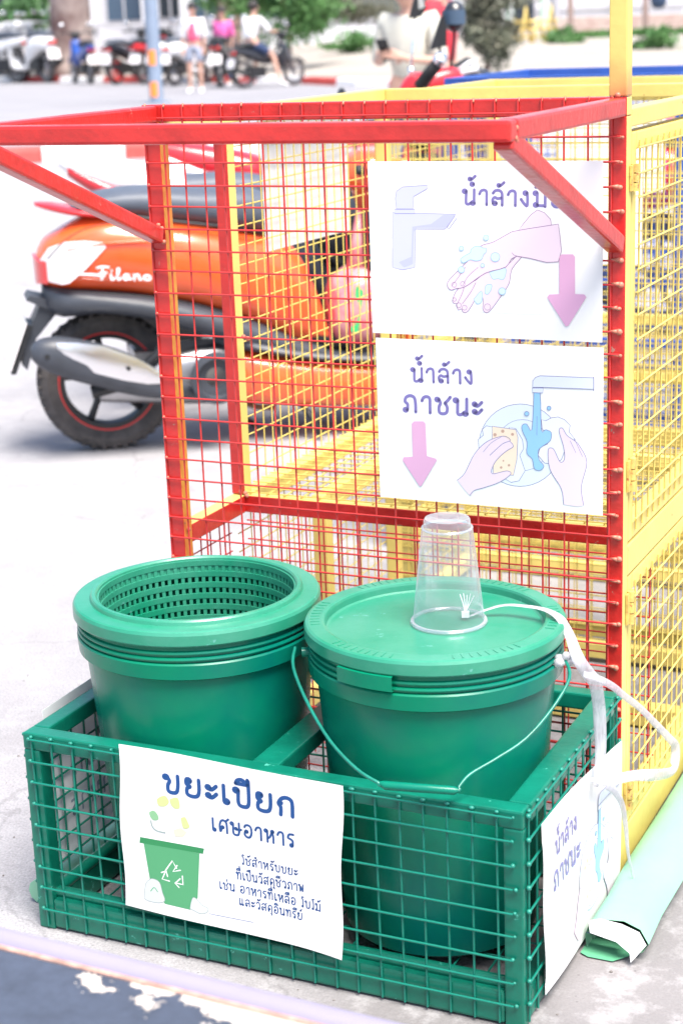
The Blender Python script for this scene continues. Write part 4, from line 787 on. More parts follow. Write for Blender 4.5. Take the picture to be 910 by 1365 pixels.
# ================================================================== SIGNS ON THE CART
def wav(a, b, c, d_): return lambda u, v: a*math.sin(b*u+c*v+d_)
s1_ = empty('handwash_water_sign', (-.985, 2.2215, .798), label='upper white sign on the red mesh, hands being washed under a tap, pink arrow', cat='sign', group='laminated signs on the cart front')
w1 = wav(.0003, 9, 14, .5)
f1 = lambda u, v, z: V((u, -.001-z-w1(u, v), v))
sheet(s1_, 'paper_sheet', f1, .336, .240, 24, 18, M['paper'])
draw_art(s1_, ART['s1'], ART['t1'], f1)
s2_ = empty('dishwash_water_sign', (-.981, 2.2215, .556), label='lower white laminated sign on red mesh showing hands scrubbing a plate with sponge', cat='sign', group='laminated signs on the cart front')
w2 = wav(.0003, 12, 8, 1.5)
f2 = lambda u, v, z: V((u, -.001-z-w2(u, v), v))
sheet(s2_, 'paper_sheet', f2, .334, .235, 24, 18, M['paper'])
draw_art(s2_, ART['s2'], ART['t2'], f2)
s5_ = empty('hanging_paper_sign', (-1.3525, 2.62, .853), label='back of a blank white sheet hung outside the left yellow mesh wall', cat='sign')
f5 = lambda u, v, z: V((-.004+z-.004*math.sin(u*7), u, v-.012*u))
sheet(s5_, 'paper_sheet', f5, .356, .24, 16, 6, M['thinpaper'])

# ================================================================== GREEN CRATE
KX0, KX1, KY0, KY1, KZ = -1.3475, -0.6226, 1.8045, 2.2195, 0.2987
crate = empty('wire_crate', (-.985, 2.012, 0), label='green painted wire mesh crate on the ground holding two round green buckets', cat='crate')
T = .026
GR = M['green']
xl, xr, yf, yk = KX0+T/2, KX1-T/2, KY0+T/2, KY1-T/2
for x_ in (xl, xr):
    for y_ in (yf, yk): tubebar('corner_post', (x_, y_, 0.0), (x_, y_, KZ-.024), T, GR, crate, bevel=.003)
    tubebar('top_rail', (x_, yf+T/2+.0004, KZ-.012), (x_, yk-T/2-.0004, KZ-.012), (.030 if x_ > -1 else T, .024), GR, crate, bevel=.003)
    tubebar('bottom_rail', (x_, yf+T/2+.0004, .026), (x_, yk-T/2-.0004, .026), (T, .044), GR, crate, bevel=.003)
for y_ in (yf, yk):
    tubebar('top_rail', (KX0, y_, KZ-.012), (KX1, y_, KZ-.012), (T, .0244), GR, crate, bevel=.003)
    tubebar('bottom_rail', (xl+T/2+.0004, y_, .026), (xr-T/2-.0004, y_, .026), (T, .0444), GR, crate, bevel=.004)
tubebar('divider', (-.985, yf+T/2+.0004, KZ-.013), (-.985, yk-T/2-.0004, KZ-.013), (.040, .024), GR, crate, bevel=.003)
tubebar('divider', (-.985, yf+T/2+.0004, .022), (-.985, yk-T/2-.0004, .022), (.030, .030), GR, crate, bevel=.003)
mb = MB(); mb.tube([(KX0+T, KY0+.017, .053), (KX1-T, KY0+.017, .053)], .0085, 10); mb.build('edge_pipe', GR, crate, smooth=True, auto=40)
mb = MB(); mb.tube([(KX0+.020, KY0+T, .052), (KX0+.020, KY1-T, .052)], .0085, 10); mb.build('edge_pipe', GR, crate, smooth=True, auto=40)
GW = M['greenwire']; gr = .0017; GS = .0322
KF = lambda u, v, d: V((u, KY0-.002-d, v))
usg, vsg = mesh_panel(crate, GW, gr, KX0+.014, KX1-.012, .006, KZ-.002, GS, KF, .0035, ustart=-1.3315, vstart=.0345, jit=.0012)
KB = lambda u, v, d: V((u, KY1+.002+d, v))
mesh_panel(crate, GW, gr, KX0+.012, KX1-.012, .006, KZ-.006, GS, KB, .0035, ustart=KX0+.03, vstart=.03)
KR = lambda u, v, d: V((KX1+.002+d, u, v))
usr, vsr = mesh_panel(crate, GW, gr, KY0+.008, KY1-.008, .006, KZ-.002, GS, KR, .0035, ustart=KY0+.014, vstart=.0345, jit=.0012)
KL = lambda u, v, d: V((KX0-.002-d, u, v))
mesh_panel(crate, GW, gr, KY0+.010, KY1-.008, .006, KZ-.004, GS, KL, .0035, ustart=KY0+.022, vstart=.0345)
KBO = lambda u, v, d: V((u, v, .022+d))
mesh_panel(crate, GW, gr*.9, KX0+.02, KX1-.02, KY0+.02, KY1-.02, GS*1.5, KBO, .0035)
wb = MB()
for v_ in vsg:
    wb.ball((KX1-.0115+random.uniform(-.002, .003), KY0-.004, v_), random.uniform(.0018, .0034), 7); wb.ball((KX0+.0125, KY0-.0045, v_), .0030, 7)
for v_ in vsr:
    wb.ball((KX1+.0045, KY0+.007, v_), .0036, 7); wb.ball((KX1+.0045, KY1-.007, v_), .0032, 7)
for v_ in vsg: wb.ball((KX0-.0045, KY0+.009, v_), .0028, 6)
for u_ in usg: wb.ball((u_, KY0-.003, KZ-.003+random.uniform(-.001, .001)), random.uniform(.0018, .0030), 7, sc=(random.uniform(1, 1.8), 1, 1))
for u_ in usr: wb.ball((KX1+.003, u_, KZ-.003), .0029, 7, sc=(1, 1.4, 1))
wb.build('weld_beads', M['weldg'], crate, smooth=True, kind='stuff')

# signs on the crate
s3_ = empty('wet_waste_sign', (-1.189, 1.7978, .062), label='white laminated sign on the crate front with green bin drawing and dark blue Thai text', cat='sign')
Q3 = [(-.0049, .0068), (.3239, -.0054), (.3308, .2383), (.0044, .2482)]
def e3(u, v):
    a, b = u/.326, v/.243
    x = (1-a)*(1-b)*Q3[0][0]+a*(1-b)*Q3[1][0]+a*b*Q3[2][0]+(1-a)*b*Q3[3][0]
    y = (1-a)*(1-b)*Q3[0][1]+a*(1-b)*Q3[1][1]+a*b*Q3[2][1]+(1-a)*b*Q3[3][1]
    x += .0018*math.sin(b*9)*(1 if a in (0, 1) else 0)
    return x, y
def f3(u, v, z):
    a, b = min(max(u/.326, 0), 1), min(max(v/.243, -.05), 1.05)
    w = .0014*math.sin(7*a+3*b)+.006*max(0, a-.75)**2*16*(1-b)**2+.003*max(0, .3-a)**2*11*b
    return V((u, -.0025-z-w, v))
sheet(s3_, 'paper_sheet', f3, .326, .243, 30, 24, M['paper'], edge=e3)
draw_art(s3_, ART['s3'], ART['t3'], f3)
s4_ = empty('faded_dishwash_sign', (-.6130, 1.852, .022), label='faded white dish washing sign on the right side of the green crate', cat='sign')
def f4(u, v, z):
    a, b = u/.34, v/.24
    w = .0020*math.sin(6*a+2*b+.6)+.010*max(0, a-.8)**2*10*b
    return V((.0012+z+w, -.012*b+u, v+.004-.080*u))
def e4(u, v):
    if u < .01 and .02 < v < .215: u += .003*math.sin(v*40)
    return u, v
sheet(s4_, 'paper_sheet', f4, .342, .243, 26, 20, M['paper'], edge=e4)
draw_art(s4_, [i for i in ART['s2'] if i[0] != 'pink'], ART['t2'], f4, fade=.0, s=1.02, base=.0009)
s6_ = empty('sign_on_crate_side', (-1.3535, 1.868, .058), label='sheet of paper seen from behind through the left mesh of the green crate', cat='sign')
f6 = lambda u, v, z: V((-.004-.003*math.sin(u*8)-z, u, v))
sheet(s6_, 'paper_sheet', f6, .335, .247, 12, 10, M['thinpaper'])
mb = MB()
for k_, (a, b, t_) in enumerate([((52., 60.), (285., 60.), (52., 84.)), ((60., 120.), (270., 120.), (60., 150.))]):
    draw_text(mb, 'ขยะเปียก' if k_ else 'เศษอาหาร', (a[0]/1000, a[1]/1000), (b[0]/1000, b[1]/1000), (t_[0]/1000, t_[1]/1000), .17, -.0012, lambda u, v, z: f6(.335-u, v, z), 0)
mb.build('lettering', ink('darkblue', .35), s6_, world=False)

# ================================================================== BUCKETS
GP, GL = M['greenplastic'], M['greenlid']
def bucket(name, cx, cy, label, dz=0.0):
    root = empty(name, (cx, cy, .012), label=label, cat='bucket', group='green buckets in the wire crate')
    c = (cx, cy, dz)
    body = [(0, .030), (.128, .030), (.1325, .034), (.134, .06), (.1595, .392), (.160, .397)]
    inner = [(.157, .397), (.131, .06), (0, .055)]
    mb = MB(); mb.lathe(body, c, 96); mb.lathe(inner, c, 96)
    mb.build('bucket_body', GP, root, smooth=True, auto=40)
    col_ = [(.1585, .393), (.1665, .394), (.1690, .396), (.1705, .4160), (.1690, .4180), (.1650, .4185), (.1648, .4205), (.1690, .4215), (.1698, .4235), (.1688, .4258), (.1648, .4268), (.1646, .4290), (.1686, .4300), (.1694, .4320), (.1684, .4342), (.1645, .4352), (.1643, .4375), (.1640, .441), (.1640, .446), (.157, .446), (.157, .393)]
    mb = MB(); mb.lathe(col_, c, 96); mb.build('collar', GP, root, smooth=True, auto=35)
    return root, c
def rib(mb, c, z0, z1, r, n, span, a0):
    for k in range(n):
        a = a0+span*k/n
        mb.tube([V(c)+V((r*math.cos(a), r*math.sin(a), z0)), V(c)+V((r*math.cos(a), r*math.sin(a), z1))], .0012, 5)
# right: closed lid with clasp and wire bail
RB, c = bucket('lidded_bucket', -.812, 2.003, 'green bucket with closed lid, right of the two in the crate, clear cup on top')
lidp = [(.1640, .4425), (.1725, .4430), (.1738, .4450), (.1735, .4590), (.1715, .4625), (.1680, .4638), (.1500, .4642), (.1465, .4630), (.1452, .4600), (.1444, .4525), (.1415, .4505), (.05, .4510), (0, .4513)]
mb = MB(); mb.lathe(lidp, c, 128)
lid = mb.build('lid', GL, RB, smooth=True, auto=17)
mb = MB()
for k in range(90):      # short raised notches on the rim
    if k % 15 < 9:
        a = 2*math.pi*k/90
        mb.box((c[0]+.159*math.cos(a), c[1]+.159*math.sin(a), c[2]+.4643), (.0125, .0016, .0008), rz=a)
mb.build('rim_notches', GL, lid, kind='stuff')
mb = MB(); mb.lathe([(.1690, .4215), (.1765, .4225), (.1765, .4418), (.1690, .4428)], c, 14, a0=R(-113), a1=R(-86)); mb.build('clasp', GP, RB, smooth=False)
bail = [(-0.9790, 1.9200, 0.4270), (-0.9650, 1.8850, 0.4130), (-0.926, 1.845, 0.3831), (-0.8779, 1.8072, 0.3536), (-0.8328, 1.7856, 0.3318), (-0.8018, 1.7790, 0.3215), (-0.790, 1.7800, 0.3180), (-0.7081, 1.7974, 0.3174), (-0.7038, 1.8020, 0.321), (-0.6953, 1.8180, 0.332), (-0.6726, 1.8478, 0.3433), (-0.6452, 1.8821, 0.3604), (-0.6256, 1.927, 0.3857), (-0.6165, 1.9697, 0.4114), (-0.6300, 1.9980, 0.4230), (-0.6440, 2.003, 0.4240)]
def smooth3(pts, k=4):
    out = []; P = [pts[0]]+list(pts)+[pts[-1]]
    for i in range(1, len(P)-2):
        for j in range(k):
            t = j/k
            out.append(tuple(0.5*((2*P[i][d])+(-P[i-1][d]+P[i+1][d])*t+(2*P[i-1][d]-5*P[i][d]+4*P[i+1][d]-P[i+2][d])*t*t+(-P[i-1][d]+3*P[i][d]-3*P[i+1][d]+P[i+2][d])*t**3) for d in range(3)))
    out.append(tuple(pts[-1])); return out
mb = MB(); mb.tube(smooth3(bail), .0023, 8)
bl = mb.build('wire_handle', GW, RB, smooth=True, auto=60)
mb = MB(); mb.tube([(-.799, 1.7795, .3205), (-.792, 1.7800, .3185), (-.708, 1.7970, .3178), (-.703, 1.798, .3185)], [.003, .0058, .0055, .003], 10)
mb.build('hand_grip', GP, bl, smooth=True, auto=50)
for a_ in (R(-152), R(0)):
    mb = MB()
    p_ = V(c)+V((.170*math.cos(a_), .170*math.sin(a_), .422))
    mb.tube([p_-V((math.cos(a_), math.sin(a_), 0))*.004, p_+V((math.cos(a_), math.sin(a_), 0))*.008], .007, 10)
    mb.build('handle_boss', GP, RB, smooth=True, auto=40)
# left: ring lid with a lattice basket inside
LBk, c = bucket('basket_bucket', -1.166, 1.992, 'open green bucket with lattice basket inside, left of the two in the crate')
ringp = [(.1640, .4425), (.1725, .4430), (.1738, .4450), (.1735, .4585), (.1715, .4625), (.1690, .4638), (.1495, .4645), (.1480, .4690), (.1462, .4712), (.1415, .4712), (.1392, .4690), (.1385, .4600), (.1385, .4480), (.158, .4470)]
mb = MB(); mb.lathe(ringp, c, 128); ring = mb.build('ring_lid', GL, LBk, smooth=True, auto=17)
bk = MB()
rt, rb, zt_, zb_ = .1375, .112, .462, .13
nr, nz = 84, 20
for k in range(nr):
    a = 2*math.pi*k/nr
    ca, sa = math.cos(a), math.sin(a)
    r1, r2 = rt, rb; w_ = .0026
    t_ = V((-sa, ca, 0))*w_; o1, o2 = V((ca, sa, 0)), V((ca, sa, 0))
    A_ = [V(c)+o1*(r1+dd)+t_*s_+V((0, 0, zt_)) for dd, s_ in ((0, -1), (0, 1), (.003, 1), (.003, -1))]
    B_ = [V(c)+o2*(r2+dd)+t_*s_+V((0, 0, zb_)) for dd, s_ in ((0, -1), (0, 1), (.003, 1), (.003, -1))]
    bk.ring_loft([A_, B_], True, False)
for k in range(nz+1):
    f_ = k/nz; z_ = zt_+(zb_-zt_)*f_; r_ = rt+(rb-rt)*f_
    bk.lathe([(r_-.0008, z_+.0040), (r_-.0008, z_-.0040), (r_+.003, z_-.0040), (r_+.003, z_+.0040), (r_-.0008, z_+.0040)], c, nr)
bk.lathe([(rb+.002, zb_), (0, zb_-.003)], c, 48)
bk.build('lattice_basket', GL, LBk, kind='stuff', smooth=False)

# ================================================================== CUP AND RIBBON
cc = (-.797, 2.016)
z0 = .4517
cup = empty('plastic_cup', (cc[0], cc[1], z0), label='clear plastic cup standing upside down on the bucket lid', cat='cup')
cp = [(.0505, z0+.000), (.0515, z0+.002), (.0505, z0+.0045), (.0478, z0+.005), (.0468, z0+.012), (.0450, z0+.030), (.0340, z0+.128), (.0335, z0+.1325), (.0325, z0+.1335), (.0322, z0+.1300), (.0312, z0+.1345), (.0305, z0+.142), (.029, z0+.1445), (.0265, z0+.1440), (.0, z0+.1415)]
mb = MB(); mb.lathe(cp, (cc[0], cc[1], 0), 72); mb.build('cup_wall', M['clear'], cup, smooth=True, auto=45)
mb = MB(); mb.lathe([(.0485+.0026*math.cos(a), z0+.0026+.0026*math.sin(a)) for a in [2*math.pi*k/8 for k in range(9)]], (cc[0], cc[1], 0), 72)
mb.build('cup_rim', M['clear'], cup, smooth=True)
mb = MB(); mb.lathe([(.0330+.0012*math.cos(a), z0+.1315+.0012*math.sin(a)) for a in [2*math.pi*k/6 for k in range(7)]], (cc[0], cc[1], 0), 60)
mb.build('cup_foot_ring', M['clear'], cup, smooth=True)

def ribbon3(mb, pts, w, normals, th=.0003, k=5, cup_=.0):
    S = smooth3([tuple(p)+() for p in pts], k)
    Nn = smooth3([tuple(n) for n in normals], k); Ws = w if isinstance(w, (list, tuple)) else [w]*len(pts)
    Wn = smooth3([(a, 0, 0) for a in Ws], k)
    rings = []
    for i, p in enumerate(S):
        p = V(p); t = (V(S[min(i+1, len(S)-1)])-V(S[max(i-1, 0)])).normalized(); n = V(Nn[i]).normalized()
        s_ = t.cross(n).normalized(); n = s_.cross(t)
        w2 = Wn[i][0]*.46; fold = .0005*math.sin(i*1.7)
        rings.append([p-s_*w2, p-s_*w2*.3+n*(.0006+fold), p+s_*w2*.4-n*(fold), p+s_*w2, p+s_*w2-n*th, p+s_*w2*.4-n*(th+fold), p-s_*w2*.3+n*(.0006+fold-th), p-s_*w2-n*th])
    mb.ring_loft(rings)
rib_ = empty('plastic_ribbon', (-.60, 2.05, .43), label='translucent white plastic ribbon running over the bucket lid and looping down beside the crate', cat='ribbon')
mb = MB()
up, out_ = (0, 0, 1), (.45, -.75, .35)
ribbon3(mb, [(-.775, 2.035, .4560), (-.762, 2.050, .4600), (-.735, 2.062, .4675), (-.703, 2.063, .4690), (-.676, 2.055, .4700), (-.652, 2.035, .4700), (-.640, 2.028, .4600), (-.628, 2.018, .4450)], [.004, .008, .010, .012, .013, .014, .015, .015], [up]*5+[(.3, -.3, .9), (.6, -.5, .5), out_])
mb.build('lid_strand', M['ribbon'], rib_, smooth=True)
mb = MB()
ribbon3(mb, [(-.630, 2.020, .4480), (-.612, 1.995, .430), (-.604, 2.015, .402), (-.600, 2.030, .385), (-.600, 2.046, .350), (-.600, 2.052, .320), (-.600, 2.056, .285), (-.600, 2.050, .255), (-.600, 2.035, .236)], [.015, .018, .020, .020, .019, .019, .017, .014, .006], [out_]*9)
mb.build('hanging_strand', M['ribbon'], rib_, smooth=True)
mb = MB()
ribbon3(mb, [(-.604, 1.990, .412), (-.590, 2.000, .405), (-.580, 2.040, .380), (-.580, 2.100, .343), (-.580, 2.180, .295), (-.580, 2.262, .240), (-.580, 2.350, .180), (-.580, 2.380, .158), (-.580, 2.388, .138), (-.580, 2.372, .120), (-.582, 2.300, .143), (-.588, 2.170, .196), (-.593, 2.060, .234), (-.598, 2.000, .262)], [.008, .010, .011, .011, .011, .012, .014, .016, .018, .018, .020, .017, .014, .006], [out_]*8+[(.7, -.7, .1)]*3+[(.5, -.6, .6)]*3)
mb.build('looped_strand', M['ribbon'], rib_, smooth=True)
mb = MB()
ribbon3(mb, [(-.583, 2.030, .243), (-.580, 2.060, .220), (-.580, 2.092, .188), (-.580, 2.112, .145), (-.580, 2.125, .100), (-.578, 2.148, .050), (-.575, 2.170, .012)], [.012, .011, .009, .007, .005, .004, .002], [out_]*7)
mb.build('ribbon_tail', M['ribbon'], rib_, smooth=True)
mb = MB()
for k in range(7): mb.ball((-.632+random.uniform(-.008, .008), 1.998+random.uniform(-.006, .006), .428+random.uniform(-.007, .007)), random.uniform(.005, .008), 7, sc=(1, .8, .8))
mb.build('knot', M['ribbon'], rib_, smooth=True)
mb = MB(); mb.box((-.780, 2.033, .4590), (.010, .008, .007), rz=.4)
for k in range(5): mb.tube([(-.781, 2.034, .461), (-.784+.002*k, 2.036+.001*k, .472), (-.790+.005*k, 2.040, .484+.002*(k % 2))], .0007, 4)
mb.build('frayed_end', M['strap'], rib_)

# ================================================================== ROLLED VINYL BANNER
roll = empty('rolled_banner', (-.58, 2.0, 0), label='flattened roll of mint green vinyl lying on the ground right of the cart', cat='banner roll')
prof = [(-.606, .001), (-.590, .001), (-.556, .001), (-.532, .012), (-.523, .028), (-.534, .042), (-.556, .049), (-.586, .050), (-.603, .042), (-.612, .022)]
def rprof(y, s=1.0, ox=0): return [V((-.585+(x+.585)*s+ox, y, .001+(z-.001)*s)) for x, z in prof]
mb = MB()
ys = [2.045, 2.10, 2.2, 2.35, 2.55, 2.8, 3.1]
outer = [[p_+V((.002*math.sin(y*30+i), (-.022+.004*math.sin(i*1.3) if y < 2.06 else 0), .002*math.sin(y*17+i*2) if p_.z > .01 else 0)) for i, p_ in enumerate(rprof(y))] for y in ys]
mb.ring_loft(outer, True, False)
inn = [[p_ for p_ in rprof(y, .93)] for y in ys]
mb.ring_loft([r_[::-1] for r_ in inn], True, False)
mb.build('outer_wrap', [M['mint']], roll, smooth=True, auto=50)
mb = MB()
b0 = outer[0]
# white flap folded down over the mouth, navy hem and the green inside of the lower lip
mb.add([V((-.606, 2.022, .044)), V((-.588, 2.018, .0525)), V((-.558, 2.016, .0515)), V((-.534, 2.016, .044)), V((-.523, 2.012, .029)), V((-.540, 1.996, .008)), V((-.543, 2.002, .018)), V((-.562, 2.004, .030)), V((-.600, 2.010, .033))], [(0, 1, 8), (1, 2, 7, 8), (2, 3, 6, 7), (3, 4, 5, 6)])
mb.build('white_flap', M['vinylwhite'], roll)
mb = MB(); mb.add([V((-.606, 2.0115, .0315)), V((-.562, 2.0055, .0295)), V((-.546, 2.008, .022)), V((-.560, 2.03, .020)), V((-.604, 2.03, .023))], [(0, 1, 4), (1, 2, 3, 4)])
mb.build('navy_hem', M['navy'], roll)
mb = MB(); mb.ring_loft([[V((x, y+dy, z)) for x, y, z in ((-.612, 2.006, .003), (-.600, 2.000, .0025), (-.566, 2.000, .0025), (-.543, 2.020, .006), (-.532, 2.04, .02))] for dy in (0, .10)], closed=False, cap=False)
mb.build('inner_lip', M['mintdark'], roll)
ban = empty('flat_banner', (-.50, 2.6, 0), label='white vinyl sheet with thin blue line lying on the ground by the cart side', cat='banner')
mb = MB(); mb.ring_loft([[V((x, y, z)) for x, z in ((-.575, .052), (-.55, .060), (-.49, .060), (-.42, .03), (-.42, .028), (-.49, .056), (-.55, .056), (-.575, .048))] for y in (2.46, 2.9, 3.3)])
mb.build('vinyl_sheet', M['vinylwhite'], ban, smooth=True)
mb = MB(); mb.tube([(-.575, 2.50, .0530), (-.55, 2.52, .0612), (-.49, 2.56, .0612), (-.42, 2.6, .031)], .002, 5); mb.build('blue_line', M['bluestripe'], ban)
r2 = empty('banner_roll', (-1.385, 2.0, 0), label='small end of mint green vinyl sticking out at the left foot of the crate', cat='banner roll')
mb = MB(); mb.ring_loft([[V((-1.385+.018*math.cos(a), y, .020+.019*math.sin(a))) for a in [2*math.pi*k/10 for k in range(10)]] for y in (1.86, 2.0, 2.2)])
mb.build('vinyl_roll', M['mint'], r2, smooth=True, auto=50)

# ================================================================== FOREGROUND TABLE
tb = empty('weathered_table', (-.6, .8, 0), label='weathered dark blue table top with white rounded edge tube in the near left corner', cat='table')
ty, tz = 1.112, .440
tdir = V((1, -.030, 0)).normalized()
def tp(x, y, z): return V((-.7, ty, z)) + tdir*(x+.7) + V((0, y, 0))
mb = MB(); mb.tube([tp(-1.9, 0, tz), tp(-.35, 0, tz)], .0125, 16); mb.build('edge_tube', M['whitetube'], tb, smooth=True, auto=60)
mb = MB(); mb.ring_loft([[tp(x, -.013, tz+.0035), tp(x, -.60, tz+.0035), tp(x, -.60, tz-.012), tp(x, -.013, tz-.012)] for x in (-1.9, -.35)]); mb.build('table_top', M['tableboard'], tb)
mb = MB(); mb.ring_loft([[tp(x, -.0095, tz+.0055), tp(x, -.016, tz+.0050), tp(x, -.016, tz+.0030), tp(x, -.0095, tz+.0030)] for x in (-1.9, -1.4, -.35)]); mb.build('rusty_seam', mat('pinkish_rust_line', (.50, .30, .24), .8, var=.5, scale=60), tb)
for x_, y_ in ((-1.85, -.03), (-.40, -.03), (-1.85, -.57), (-.40, -.57)):
    tubebar('leg', tp(x_, y_, 0), tp(x_, y_, tz-.013), .025, M['whitetube'], tb)

# grit and small stones scattered on the paving
mb = MB(); rg = random.Random(11)
for i in range(420):
    x, y = rg.uniform(-2.6, .2), rg.uniform(1.2, 3.2)
    if -1.36 < x < -.61 and 1.79 < y: continue
    r_ = rg.uniform(.0008, .0030)*(1.6 if i % 40 == 0 else 1)
    mb.ball((x, y, r_*.4), r_, 5, sc=(rg.uniform(.7, 1.5), 1, .6))
tag(mb.build('gravel', mat('small_stones', (.22, .20, .19), .9, var=.5, scale=30)), 'fine grey grit and tiny stones scattered over the paving round the crate', 'gravel', kind='stuff')
lf = [(-.40, 1.72, .5, 'dry brown leaf lying on the paving right of the crate')]
for x, y, a_, lb in lf:
    mb = MB(); q = Matrix.Rotation(a_, 3, 'Z')
    pts = [(-.018, 0, .001), (-.006, -.008, .004), (.010, -.007, .005), (.020, 0, .002), (.010, .007, .006), (-.006, .008, .004)]
    mb.add([q @ V(p_)+V((x, y, 0)) for p_ in pts], [(0, 1, 5), (1, 2, 4, 5), (2, 3, 4)])
    tag(mb.build('fallen_leaf', M['leafdry']), lb, 'leaf')
# ================================================================== CARTS AND CRATES BEHIND
def rear_cart(x0, y0, w, dpt, zt, mP, mW, label, name='wire_cage_cart'):
    root = empty(name, (x0+w/2, y0+dpt/2, 0), label=label, cat='cage cart', group='wire cage carts in a row')
    t = .0245
    for x in (x0+t/2, x0+w-t/2):
        for y in (y0+t/2, y0+dpt-t/2): tubebar('post', (x, y, 0), (x, y, zt-t-.001), t, mP, root)
        tubebar('side_rail', (x, y0+t+.001, zt-t/2), (x, y0+dpt-t-.001, zt-t/2), t-.001, mP, root)
        tubebar('side_rail', (x, y0+t+.001, .45), (x, y0+dpt-t-.001, .45), t-.001, mP, root)
        tubebar('side_rail', (x, y0+t+.001, .04), (x, y0+dpt-t-.001, .04), t-.001, mP, root)
    for y in (y0+t/2, y0+dpt-t/2):
        for z, nm in ((zt-t/2, 'top_rail'), (.45, 'shelf_rail'), (.04, 'bottom_rail')):
            tubebar(nm, (x0+(0 if z > 1 else t+.001), y, z), (x0+w-(0 if z > 1 else t+.001), y, z), t, mP, root)
    mb = MB()
    for P_ in ((lambda u, v, d: V((u, y0-.002, v))), (lambda u, v, d: V((u, y0+dpt+.002, v)))):
        mesh_panel(root, None, .0013, x0+.01, x0+w-.01, .03, zt, .032, P_, 0, parts=False, mb=mb)
    for P_ in ((lambda u, v, d: V((x0-.002, u, v))), (lambda u, v, d: V((x0+w+.002, u, v)))):
        mesh_panel(root, None, .0013, y0+.01, y0+dpt-.01, .03, zt, .032, P_, 0, parts=False, mb=mb)
    mesh_panel(root, None, .0014, x0+.01, x0+w-.01, y0+.01, y0+dpt-.01, .064, lambda u, v, d: V((u, v, .465)), 0, parts=False, mb=mb)
    mb.build('wire_mesh', mW, root, kind='stuff', smooth=True)
    return root
M['bluewire'] = mat('blue_wire_paint', (.05, .13, .45), .4, var=.3, scale=25)
rear_cart(-1.60, 3.66, .735, .76, 1.070, M['yellow'], M['yellowwire'], 'all yellow wire cage cart, second in the row, behind the red fronted one')
rear_cart(-1.965, 5.02, .735, .76, 1.056, M['blue'], M['bluewire'], 'blue painted wire cage cart, farthest back in the row')
def rear_crate(x0, y0, mP, mW, label):
    w, d, h, t = .72, .41, .30, .026
    root = empty('wire_crate', (x0+w/2, y0+d/2, 0), label=label, cat='crate')
    for x in (x0+t/2, x0+w-t/2):
        for y in (y0+t/2, y0+d-t/2): tubebar('corner_post', (x, y, 0), (x, y, h-t-.001), t, mP, root)
        for z in (h-t/2, .03): tubebar('top_rail' if z > .1 else 'bottom_rail', (x, y0+t+.001, z), (x, y0+d-t-.001, z), t-.001, mP, root)
    for y in (y0+t/2, y0+d-t/2):
        for z in (h-t/2, .03): tubebar('top_rail' if z > .1 else 'bottom_rail', (x0+(0 if z > .1 else t+.001), y, z), (x0+w-(0 if z > .1 else t+.001), y, z), t, mP, root)
    mb = MB()
    for yy in (y0-.002, y0+d+.002): mesh_panel(root, None, .0016, x0, x0+w, .01, h, .032, (lambda u, v, dd, yy=yy: V((u, yy, v))), 0, parts=False, mb=mb)
    for xx in (x0-.002, x0+w+.002): mesh_panel(root, None, .0016, y0, y0+d, .01, h, .032, (lambda u, v, dd, xx=xx: V((xx, u, v))), 0, parts=False, mb=mb)
    mb.build('wire_mesh', mW, root, kind='stuff', smooth=True)
rear_crate(-1.36, 3.17, M['yellow'], M['yellowwire'], 'yellow painted wire crate on the ground in front of the all yellow cart')
rear_crate(-1.72, 4.53, M['blue'], M['bluewire'], 'blue painted wire crate on the ground in front of the blue cart')
# white papers hung on the rear carts
for (x, y, z, w_, h_, lb) in ((-1.28, 3.652, .70, .30, .22, 'white sheet of paper hanging on the front mesh of the all yellow cart'), (-1.60, 5.012, .72, .32, .22, 'white sheet of paper hanging on the front mesh of the blue cart')):
    e_ = empty('hanging_paper_sign', (x, y, z), label=lb, cat='sign')
    sheet(e_, 'paper_sheet', (lambda u, v, d, w_=w_: V((u, -.002-.003*math.sin(u*12)-d, v))), w_, h_, 10, 6, M['paper'])

# ================================================================== ORANGE SCOOTER (seen from its right side)
def loft_body(mb, secs, n=14, mi=0, p=2.6):
    """secs: (x, y_centre, z_bottom, z_top, half_width[, squareness])"""
    rings = []
    for s_ in secs:
        x, yc_, zb, zt_, hw = s_[:5]; pw = s_[5] if len(s_) > 5 else p
        zc, hz = (zb+zt_)/2, (zt_-zb)/2
        ring = []
        for k in range(n):
            a = 2*math.pi*k/n
            ca, sa = math.cos(a), math.sin(a)
            ring.append(V((x, yc_+hw*math.copysign(abs(ca)**(2/pw), ca), zc+hz*math.copysign(abs(sa)**(2/pw), sa))))
        rings.append(ring)
    mb.ring_loft(rings)
    return mb
def refine(secs, k=3):
    out = []; n = len(secs); P = [secs[0]]+list(secs)+[secs[-1]]
    for i in range(1, n):
        for j in range(k):
            t = j/k
            out.append(tuple(0.5*((2*P[i][d])+(-P[i-1][d]+P[i+1][d])*t+(2*P[i-1][d]-5*P[i][d]+4*P[i+1][d]-P[i+2][d])*t*t+(-P[i-1][d]+3*P[i][d]-3*P[i+1][d]+P[i+2][d])*t**3) for d in range(len(secs[0]))))
    out.append(secs[-1]); return out
AXY = Matrix.Rotation(R(90), 3, 'X')      # lathe axis -> local Y
